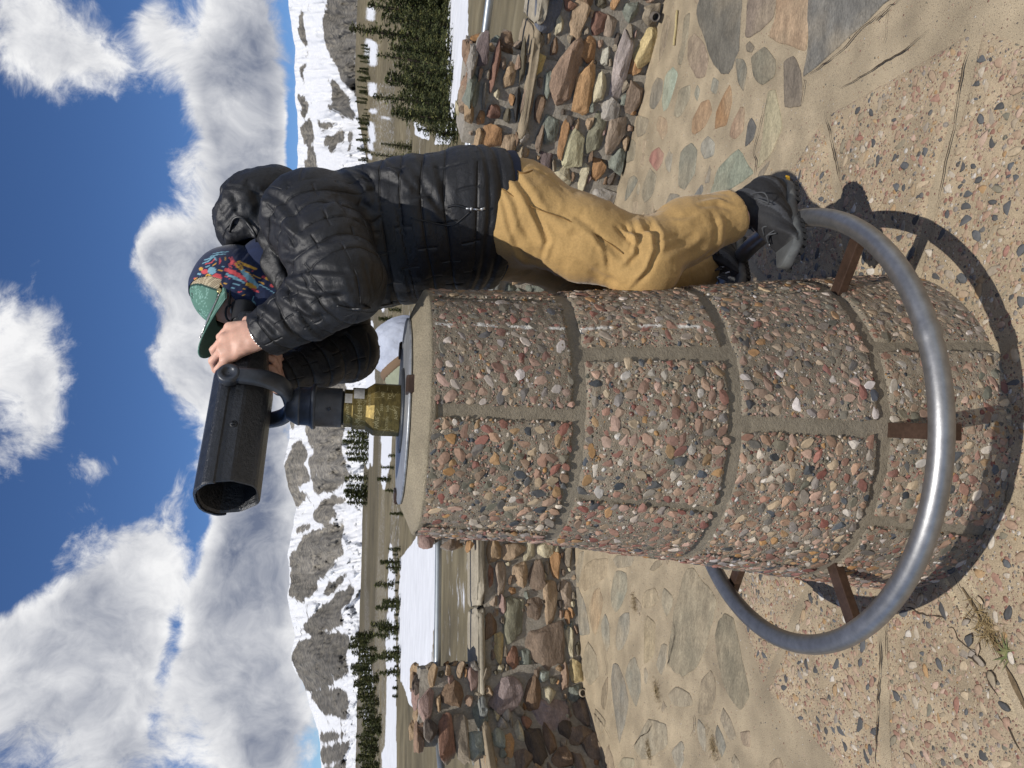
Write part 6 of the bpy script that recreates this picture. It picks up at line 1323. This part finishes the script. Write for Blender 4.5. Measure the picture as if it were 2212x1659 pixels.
# scarf print (as seen on the near side; mirrored for the far side)
def zz2(a, b): return ((740 + a / 3.687) / 1.852, (980 + b / 3.687) / 1.852)
CORAL, YEL, LBL, NAVY = [np.array(alb(*c)) for c in ((226, 88, 92), (228, 172, 66), (132, 182, 200), (22, 38, 74))]
BL = [(300,400,52,32,CORAL),(475,490,68,64,CORAL),(290,550,40,26,CORAL),(405,385,60,54,LBL),(220,435,28,18,LBL),(255,497,42,20,LBL),(350,485,46,54,YEL),(495,605,56,52,YEL),(245,360,30,24,YEL),(410,600,50,20,CORAL),(1315,600,62,30,CORAL),(1170,482,44,22,CORAL),(1245,500,64,36,YEL),(1440,500,26,26,CORAL),(1000,390,18,12,CORAL),(690,280,26,18,CORAL),(160,500,22,14,CORAL)]
STK = [([(655,190),(690,260),(760,330)],13,CORAL),([(690,185),(720,250),(780,300)],11,CORAL),([(740,270),(780,330),(840,390)],14,YEL),([(780,255),(830,320),(860,380)],12,YEL),([(800,250),(900,300),(1050,350)],12,YEL),([(850,300),(950,330),(1040,370)],9,YEL),([(600,370),(740,430),(900,530)],26,CORAL),([(640,360),(780,430),(880,500)],20,CORAL),([(620,440),(740,490),(880,560)],20,LBL),([(860,400),(950,500),(1060,610)],44,LBL),([(870,380),(950,430),(1010,500)],8,YEL),([(920,580),(980,610),(1040,640)],34,YEL),([(1000,650),(1050,680),(1090,700)],18,CORAL),([(1000,450),(1060,480),(1120,500)],9,YEL),([(1080,540),(1130,560),(1170,585)],11,YEL),([(270,280),(350,250),(420,190)],9,LBL),([(300,230),(370,210),(440,170)],9,LBL),([(310,290),(400,270),(440,220)],9,CORAL),([(380,180),(440,190),(470,240)],9,LBL),([(520,205),(525,250),(515,290)],11,CORAL),([(590,185),(600,215),(605,235)],7,YEL),([(535,310),(565,330),(595,345)],8,LBL),([(640,285),(670,320),(700,350)],7,CORAL),([(420,315),(440,295),(465,280)],8,YEL),([(305,335),(340,325),(370,312)],7,LBL),([(480,380),(520,385),(560,388)],9,YEL),([(570,470),(620,480),(670,500)],9,CORAL),([(700,560),(750,580),(800,600)],9,LBL),([(660,635),(700,638),(745,640)],9,LBL),([(790,635),(840,650),(890,660)],8,YEL),([(770,700),(810,698),(840,690)],8,CORAL),([(560,568),(600,572),(640,575)],7,YEL),([(850,745),(870,740),(885,725)],7,YEL),([(420,140),(520,120),(640,110)],6,LBL),([(400,170),(500,150),(600,145)],5,LBL),([(190,540),(230,570),(260,580)],6,YEL),([(150,520),(170,500),(185,490)],6,YEL),([(1010,760),(1000,820),(1040,870)],5,LBL),([(1100,590),(1200,640),(1330,720)],3.5,LBL)]
def printed(V):
    s_ = (V - HEAD) @ LAT; Vm = V + np.outer(np.where(s_ < 0, -2 * s_, 0), LAT); X, Y = topx(Vm); a = (X * 1.852 - 740) * 3.687; b = (Y * 1.852 - 980) * 3.687
    c = np.tile(NAVY, (len(V), 1)) * (1 + .25 * vnoise(V, 160, 2))[:, None]
    for cx, cy, rx, ry, col in BL:
        m = ((a - cx) / rx) ** 2 + ((b - cy) / ry) ** 2 < 1; c[m] = col
    for pts, w_, col in STK:
        P = np.array(pts, float); bd = np.full(len(V), 1e9); tp = np.zeros(len(V))
        for i in range(len(P) - 1):
            d_ = P[i + 1] - P[i]; t = np.clip(((a - P[i, 0]) * d_[0] + (b - P[i, 1]) * d_[1]) / (d_ @ d_), 0, 1); d = np.hypot(a - P[i, 0] - t * d_[0], b - P[i, 1] - t * d_[1]); m = d < bd; bd[m] = d[m]; tp[m] = (i + t[m]) / (len(P) - 1)
        c[bd < np.maximum(w_, 7) * (1.05 - .7 * np.abs(tp - .45))] = col
    return c
m_cloth = M('printed_jersey', None, .85, bump=(300, .3, .001), bump2=(30, .25, .004), sheen=.2); m_capc = M('cap_cotton', None, .85, bump=(320, .35, .001), bump2=(26, .2, .004))
v1, f1, u1 = submesh(V, Fq, is_buff); nrm = (v1 - CC); nrm /= np.linalg.norm(nrm, axis=1)[:, None]
v1 = v1 + nrm * (.0030 + .004 * fbm(v1 * [1, 1, 1.], 16, 3, 12) + .003 * fbm(np.stack([v1 @ CB * 20, v1 @ LAT * 20, v1 @ CU * 60], -1), 1., 3, 14) * (tht[u1] > 1.5))[:, None]
vn_, fn_ = tube(spline([HEAD - FWD * .035 - UPV * .045, HEAD * .5 + NEK * .5 - UPV * .01 - FWD * .01, NEK - UPV * .005], 14), [.080] * 5 + [.082] * 5 + [.086] * (len(spline([HEAD, NEK, NEK + .1], 14)) - 10), 40, caps=False); vn_ = vn_ + .003 * fbm(vn_ * [1, 1, 3], 22, 3, 6)[:, None]
bf = obj('head_scarf', [(v1, f1), (vn_, np.array(fn_))], m_cloth, per, col=np.vstack([printed(v1), printed(vn_)])); md = bf.modifiers.new('thick', 'SOLIDIFY'); md.thickness = .0022; md.offset = -1
v2, f2, u2 = submesh(V, Fq, is_cap); cph = aph[u2]; cth = tht[u2]
GREEN = np.array(alb(94, 136, 120)); BEI = np.array(alb(206, 190, 158)); 
leaf = fbm(np.stack([v2 @ CB * 60 + 2 * np.sin(v2 @ CU * 300), v2 @ LAT * 60, v2 @ CU * 60], -1), 1., 3, 5)
cg_ = np.tile(GREEN, (len(v2), 1)) * (1 + .05 * vnoise(v2, 40, 4))[:, None]; m_ = (np.abs(leaf) < .045) & (vnoise(v2, 26, 9) > -.05); cg_[m_] = np.array(alb(140, 182, 168))
lxc = lx.ravel()[u2]; mesh_part = lxc < cpl(cth); tex = ((np.sin((v2 @ CB) * 1500) * np.sin((v2 @ CU) * 1500)) > .2)
cg_[mesh_part] = np.where(tex[mesh_part][:, None], np.array(alb(120, 100, 74)), BEI)
seam = np.abs(lxc - cpl(cth)) < .0022; cg_[seam] = np.array(alb(30, 66, 58))
vb = V[0] * 0
cp = obj('cap', (v2, f2), m_capc, per, col=cg_); md = cp.modifiers.new('thick', 'SOLIDIFY'); md.thickness = .0022; md.offset = -1
# brim
nu, nv = 40, 16; U_, W_ = np.meshgrid(np.linspace(-1, 1, nu), np.linspace(0, 1, nv), indexing='ij'); pa = U_ * deg(60)
bx = np.cos(pa) * .1135; by = np.sin(pa) * .0925
ex = bx + W_ * (.104 * (1 - .62 * np.abs(U_) ** 2.4)); ey = by * (1 + .02 * W_); ez = .104 * math.cos(rim_t) - .026 * np.abs(U_) ** 2 * (.4 + .6 * W_) - .004 * W_ + .0
def brim(off): return (CC + (ex[..., None]) * CB + ey[..., None] * LAT + (ez + off)[..., None] * CU).reshape(-1, 3)
I = np.arange(nu * nv).reshape(nu, nv); Fb_ = np.stack([I[:-1, :-1], I[1:, :-1], I[1:, 1:], I[:-1, 1:]], -1).reshape(-1, 4)
vt, vbt = brim(.0018), brim(-.0018); edge = np.concatenate([I[:, -1], I[::-1, 0][:0]]); ee = np.array([(I[i, -1], I[i + 1, -1], I[i + 1, -1] + nu * nv, I[i, -1] + nu * nv) for i in range(nu - 1)])
bc = np.tile(GREEN, (nu * nv, 1)); rows = (np.abs(np.sin(W_.ravel() * 17)) < .25); bc[rows] *= .62; lf = fbm(vt, 55, 3, 8); bc[np.abs(lf) < .05] = np.array(alb(138, 178, 164))
obj('brim', [(np.vstack([vt, vbt]), np.concatenate([Fb_, Fb_[:, ::-1] + nu * nv, ee]))], m_capc, cp, col=np.vstack([bc, np.tile(GREEN * .8, (nu * nv, 1))]))
m_gold = M('gold_pin', (.62, .50, .24), .35, .9, var=(200, .3), bump=(500, .4, .001)); m_silv = M('silver_metal', (.62, .61, .58), .28, .95, var=(150, .25), bump=(400, .3, .001)); m_ink = M('black_ink', (.012, .014, .014), .7)
def capfn(ph0, th0, tilt=0.):
    def fn(u, v, w_):
        u2 = u * math.cos(tilt) - v * math.sin(tilt); v2 = u * math.sin(tilt) + v * math.cos(tilt)
        t_ = th0 - v2 / .105; p_ = ph0 - u2 / (.100 * max(math.sin(th0), .3))
        return CC + CB * math.sin(t_) * math.cos(p_) * .1155 + LAT * math.sin(t_) * math.sin(p_) * .0945 + CU * math.cos(t_) * .1065
    return fn
obj('cap_lettering', [bolt_text('T 84', .016, capfn(deg(28), deg(48), -.15)), bolt_text('2', .014, capfn(deg(4), deg(66), .1)), bolt_text('.', .05, capfn(deg(46), deg(36)))], m_ink, cp, smooth_=False)
def brimpt(u, w, off=.004):
    i = (u + 1) / 2 * (nu - 1); j = w * (nv - 1); i, j = int(round(i)), int(round(j)); return brim(off)[i * nv + j]
pv, pf = rock(3, 9, .8, .2); c_ = brimpt(.90, .10, .006); obj('pin', (c_ + pv[:, 0:1] * .007 * CB + pv[:, 1:2] * .0045 * LAT + pv[:, 2:3] * .0065 * CU, pf), m_gold, cp)
p0_, p1_ = brimpt(.86, .30, .004), brimpt(.42, .98, .004); dv_ = p1_ - p0_; g = []
for k in range(15):
    t = k / 14; a = p0_ + dv_ * t; s_ = .012 * math.sin(PI * (t * .9 + .08)) ** .7; side = np.cross(dv_ / np.linalg.norm(dv_), CU); g.append(tube([a - side * .0012, a + side * s_ * .55 - dv_ * .06 + CU * .001, a + side * s_ - dv_ * .13], [.0022, .0018, .0008], 6))
g.append(tube([p0_, (p0_ + p1_) / 2 + CU * .001, p1_], [.0022, .0028, .0012], 8)); obj('wing_pin', g, m_silv, cp)
# glasses
gl = [HEAD - FWD * .012 + LAT * .0795 + UPV * .014, HEAD + FWD * .03 + LAT * .0800 + UPV * .012, HEAD + FWD * .085 + LAT * .069 + UPV * .010, HEAD + FWD * .102 + LAT * .064 + UPV * .010]
gr = [q - LAT * 2 * ((q - HEAD) @ LAT) for q in gl]; g = []
for q in (gl, gr): g.append(tube(spline(q, 16), .0030, 8, squash=1.6))
for s_ in (1, -1):
    c_ = HEAD + FWD * .106 + LAT * s_ * .034 + UPV * -.001; tq = np.linspace(0, 2 * PI, 41)[:-1]
    g.append(tube([c_ + LAT * .028 * np.sign(math.cos(a)) * abs(math.cos(a)) ** .7 + UPV * .021 * np.sign(math.sin(a)) * abs(math.sin(a)) ** .7 - FWD * .012 * (math.cos(a) * s_ > 0) * abs(math.cos(a)) for a in tq], .0026, 8, True))
g.append(tube([HEAD + FWD * .106 + LAT * .008 + UPV * .004, HEAD + FWD * .109 + UPV * .006, HEAD + FWD * .106 - LAT * .008 + UPV * .004], .0024, 8))
gs_ = obj('glasses', g, m_blk, per)
# bracelet of metal links
wd_ = (WL - EL) / np.linalg.norm(WL - EL); x_ = np.cross(wd_, UPV); x_ /= np.linalg.norm(x_); y_ = np.cross(wd_, x_); g = []; bcn = WL + wd_ * .016
for k in range(26):
    a = 2 * PI * k / 26; rd = x_ * math.cos(a) + y_ * math.sin(a); tg = -x_ * math.sin(a) + y_ * math.cos(a); g.append(box(bcn + rd * .0345, tg, wd_, rd, .0036, .0050, .0022, .0008))
obj('bracelet', g, m_silv, per)
# ---- shoes
m_up = M('black_mesh_upper', None, .75, var=(90, .25), bump=(200, .6, .002), bump2=(45, .4, .004)); m_sole = M('grey_rubber_sole', None, .7, var=(50, .15), bump=(120, .3, .002)); m_lace = M('grey_lace', (.05, .052, .055), .7, bump=(300, .4, .001)); m_eyelet = M('silver_lace_loops', (.5, .5, .5), .5)
def shoe(heel, toe, ank, sgn):
    fx = (toe - heel) / np.linalg.norm(toe - heel); L_ = np.linalg.norm(toe - heel); lt = np.cross(UPV, fx); lt /= np.linalg.norm(lt); u = np.cross(fx, lt)       # lt: own left
    q = lambda a, b, c: heel + fx * a * L_ + lt * b + u * c
    S = Vol(np.minimum(heel, toe) - .09, np.maximum(heel, np.maximum(toe, ank)) + .10, .0036)
    S.ell(q(.16, 0, .060), [fx, lt, u], (.046, .036, .052), .02).chain([q(.20, 0, .075), ank * .7 + q(.22, 0, .10) * .3], [.044, .046], .02)
    S.chain([q(.26, 0, .078), q(.48, 0, .062), q(.72, 0, .040)], [.044, .042, .036], .03, lt, [.92, 1.0, 1.22]); S.ell(q(.82, sgn * .004, .034), [fx, lt, u], (.052, .044, .030), .025)
    S.plane(q(0, 0, .022), -u); d_ = (ank - q(.2, 0, .08)); d_ /= np.linalg.norm(d_); S.plane(ank - d_ * .004, d_)
    V, F_ = S.mesh(); V = relax(V, F_, 1, .4); N_ = vnormals(V, F_); w = V - heel; a = (w @ fx) / L_; b = w @ lt; c = w @ u
    pan = np.abs(np.sin(a * 19 + c * 55)) ** .5; V = V + N_ * (.0028 * (pan - .6) * (a < .8) + .0012 * fbm(V, 60, 3, 4))[:, None]
    toe_cap = smooth(a - c * 2.2, .70, .76); heel_c = smooth(.10 - a, -.02, .02)
    base = np.array([.013, .013, .0145]); panel = np.where((np.sin(a * 19 + c * 55) > .75)[:, None], np.array([.055, .057, .062]), base)
    cc = panel * (1 - toe_cap[:, None]) + np.array([.060, .062, .062]) * toe_cap[:, None]
    so_ = obj('shoe', (V, F_), m_up, per, col=cc)
    # sole: outline by width along the foot, two layers, with lugs
    t = np.linspace(0, 1, 34); wl = np.interp(t, [0, .04, .12, .25, .42, .6, .75, .88, .96, 1], [.010, .026, .036, .036, .032, .040, .046, .040, .026, .008]); g = []
    out = [(tt_, ww) for tt_, ww in zip(t, wl)] + [(tt_, -ww) for tt_, ww in zip(t[::-1], wl[::-1])]; n = len(out)
    lay = [(.006, .97), (.010, 1.0), (.022, 1.03), (.030, 1.0), (.034, .93)]
    Vs = np.concatenate([np.array([q(a_ * 1.03 - .012, b_ * s2 , c_ + .014 * smooth(a_, .8, 1.) + .004 * math.sin(a_ * 40) * (k in (2, 3)) + .012 * smooth(.08 - a_, 0, .08)) for a_, b_ in out]) for k, (c_, s2) in enumerate(lay)])
    f = [[k * n + i, k * n + (i + 1) % n, (k + 1) * n + (i + 1) % n, (k + 1) * n + i] for k in range(len(lay) - 1) for i in range(n)] + [list(range(n))[::-1], [(len(lay) - 1) * n + i for i in range(n)]]
    colr = np.concatenate([np.tile(np.array(alb(*([(58, 58, 58), (72, 72, 72), (112, 114, 112), (104, 106, 104), (80, 82, 82)][k]))), (n, 1)) for k in range(len(lay))])
    sl_ = obj('sole', (Vs, f), m_sole, so_, col=colr); g = []
    for i in range(15):
        a_ = .03 + .94 * i / 14; ww = np.interp(a_, t, wl)
        if .36 < a_ < .44: continue
        for sd in (1, -1): g.append(box(q(a_ * 1.03 - .012, sd * ww * .84, .004 + .014 * smooth(np.array(a_), .8, 1.) + .010 * smooth(np.array(.08 - a_), 0, .08)), fx, lt, u, .0062, ww * .16 + .002, .0065, .0012))
    obj('lugs', g, M('black_lugs', (.018, .018, .018), .8, bump=(150, .3, .002)), so_, smooth_=False)
    # laces and loops
    g = []; ge = []
    for i in range(5):
        a_ = .36 + .085 * i; hgt = np.interp(a_, [.3, .48, .72, .8], [.124, .104, .076, .066]); wv = .020
        g.append(tube(spline([q(a_, wv, hgt - .010), q(a_ + .02, 0, hgt + .0015), q(a_ + .04, -wv, hgt - .012)], 10), .0022, 6)); g.append(tube(spline([q(a_, -wv, hgt - .010), q(a_ + .02, 0, hgt + .003), q(a_ + .04, wv, hgt - .012)], 10), .0022, 6))
        for sd in (1, -1): ge.append(box(q(a_ + .01, sd * .026, hgt - .017), fx, lt * sd - u * .9, u, .0022, .006, .0016, .0006))
    for sd, ln2 in ((1, .062), (-1, .050)):
        k0 = q(.34, 0, .128); g.append(tube(spline([k0, k0 + lt * sd * .03 + u * .004 + fx * .01, k0 + lt * sd * ln2 - u * .012 + fx * .035, k0 + lt * sd * .045 - u * .030 + fx * .05, k0 + lt * sd * .02 - u * .012 + fx * .02, k0], 26), .0022, 6)); g.append(tube(spline([k0, k0 + lt * sd * .035 - u * .005 + fx * .03, k0 + lt * sd * .05 - u * .04 + fx * .055], 12), .0022, 6))
    obj('laces', g, m_lace, so_); obj('lace_loops', ge, m_eyelet, so_, smooth_=False)
    V, f = box(q(.035, .0275, .022), fx, u, lt, .013, .0052, .0016, .0006); obj('heel_badge', (V, f), M('yellow_badge', alb(226, 176, 40), .6), so_, smooth_=False)
    return so_
sh1 = shoe(at(1706, 402, 1.755), at(1726, 578, 1.60), ANL + np.array([.0, 0, .006]), 1)
hr = at(1600, 520, 2.07); tr_ = at(1606, 652, 1.93); sh2 = shoe(hr, tr_, at(1516, 570, 2.05), -1)
# ---- another visitor behind the pedestal, stooping
sk = tag(None or empty('person', (0, 0, 0)), 'stooping person in sage jacket and pale grey sweatpants seen behind the pedestal top', 'person')
HP = at(856, 748, 3.95); sk.location = (HP[0], HP[1], 0); BD = np.array([-.80, -.15, -.58]); BD /= np.linalg.norm(BD); LT2 = np.array([.18, -.98, 0]); LT2 /= np.linalg.norm(LT2)
m_sage = M('sage_cotton', alb(150, 154, 130), .9, var=(20, .1), bump=(30, .4, .008)); m_rib = M('brown_rib_knit', alb(124, 100, 76), .9, bump=(400, .4, .001)); m_grey = M('grey_sweatpants', alb(196, 202, 216), .9, var=(60, .08), bump=(24, .5, .012), bump2=(200, .2, .001))
sh = HP + BD * .50; nk = HP + BD * .56; hd2 = HP + BD * .70 - UPV * .02 + np.array([.02, 0, 0])
def vol2(fn, h=.012):
    S = Vol(HP - np.array([.95, .5, 1.32]), HP + np.array([.4, .5, .25]), h); fn(S); V, F_ = S.mesh(); return relax(V, F_, 1, .4), F_
fe = [np.array([HP[0] + .02, HP[1] + sd * .12, .0]) for sd in (1, -1)]; kn2 = [np.array([HP[0] - .04, HP[1] + sd * .12, HP[2] * .50]) for sd in (1, -1)]
arm = [(sh + LT2 * .18 * sd, sh + LT2 * .21 * sd - UPV * .27 + np.array([.03, 0, 0]), sh + LT2 * .19 * sd - UPV * .50 + np.array([-.06, 0, 0])) for sd in (1, -1)]
def b2(S):
    S.chain([HP + BD * .26, sh, nk], [.09, .11, .06], .04, LT2, 1.35).cap(nk, hd2, .05, .06, .02).ell(hd2, [BD, LT2, UPV], (.115, .078, .095), .02)
    for sd in (0, 1):
        S.chain([HP + LT2 * (.09 if sd == 0 else -.09) - UPV * .05, kn2[sd], fe[sd] + UPV * .09], [.08, .055, .04], .03); S.chain(arm[sd], [.05, .042, .03], .02)
        w_ = arm[sd][2]
        S.cap(w_, w_ - UPV * .08, .03, .028, .02)
        for k in range(4): S.cap(w_ - UPV * .08 + BD * (.022 - .015 * k), w_ - UPV * (.155 - .008 * abs(k - 1)) + BD * (.026 - .017 * k) + LT2 * .01, .0095, .008, .006)
        S.cap(w_ - UPV * .03 + BD * .03, w_ - UPV * .09 + BD * .055, .011, .009, .008)
bb = obj('body', vol2(b2, .008), m_skin, sk)
obj('jacket', vol2(lambda S: [S.chain([HP + BD * .15, HP + BD * .3, sh], [.158, .165, .165], .04, LT2, 1.3), S.plane(HP + BD * .115, -BD)] + [S.chain(a, [.085, .07, .052], .04) for a in arm]), m_sage, sk)
obj('rib_waistband', vol2(lambda S: [S.cap(HP + BD * .080, HP + BD * .125, .160, .162, .01, LT2, 1.28), S.plane(HP + BD * .078, -BD), S.plane(HP + BD * .128, BD)]), m_rib, sk)
vg, fg = vol2(lambda S: [S.chain([HP + BD * .06, HP + BD * .02, HP - BD * .02 - UPV * .06], [.136, .138, .140], .05, LT2, 1.28)] + [S.chain([HP + LT2 * (.085 if sd == 0 else -.085) - UPV * .05, kn2[sd], fe[sd] + UPV * .10], [.125, .095, .075], .05) for sd in (0, 1)])
vg = vg + vnormals(vg, fg) * (.012 * (1 - 2.5 * np.abs(fbm(vg * [1, 1, .5], 11, 3, 6))))[:, None]; obj('trousers', (vg, fg), m_grey, sk)
vh, fh = vol2(lambda S: S.ell(hd2 + BD * .01 + UPV * .012, [BD, LT2, UPV], (.118, .083, .10), .01), .008); kp_ = ((vh - hd2) @ UPV > .0)[fh].all(1); obj('hair', (vh, fh[kp_]), M('brown_hair', (.05, .03, .018), .6, bump=(90, .6, .006), stretch=(1, 1, .2)), sk)
for sd in (0, 1):
    V, F_ = vol2(lambda S: [S.chain([fe[sd] + np.array([.04, 0, .05]), fe[sd] + np.array([-.06, 0, .055]), fe[sd] + np.array([-.16, 0, .035])], [.05, .05, .036], .03), S.plane((0, 0, .004), (0, 0, -1.))]); obj('shoe', (V, F_), M('white_trainer', alb(200, 200, 196), .7), sk)
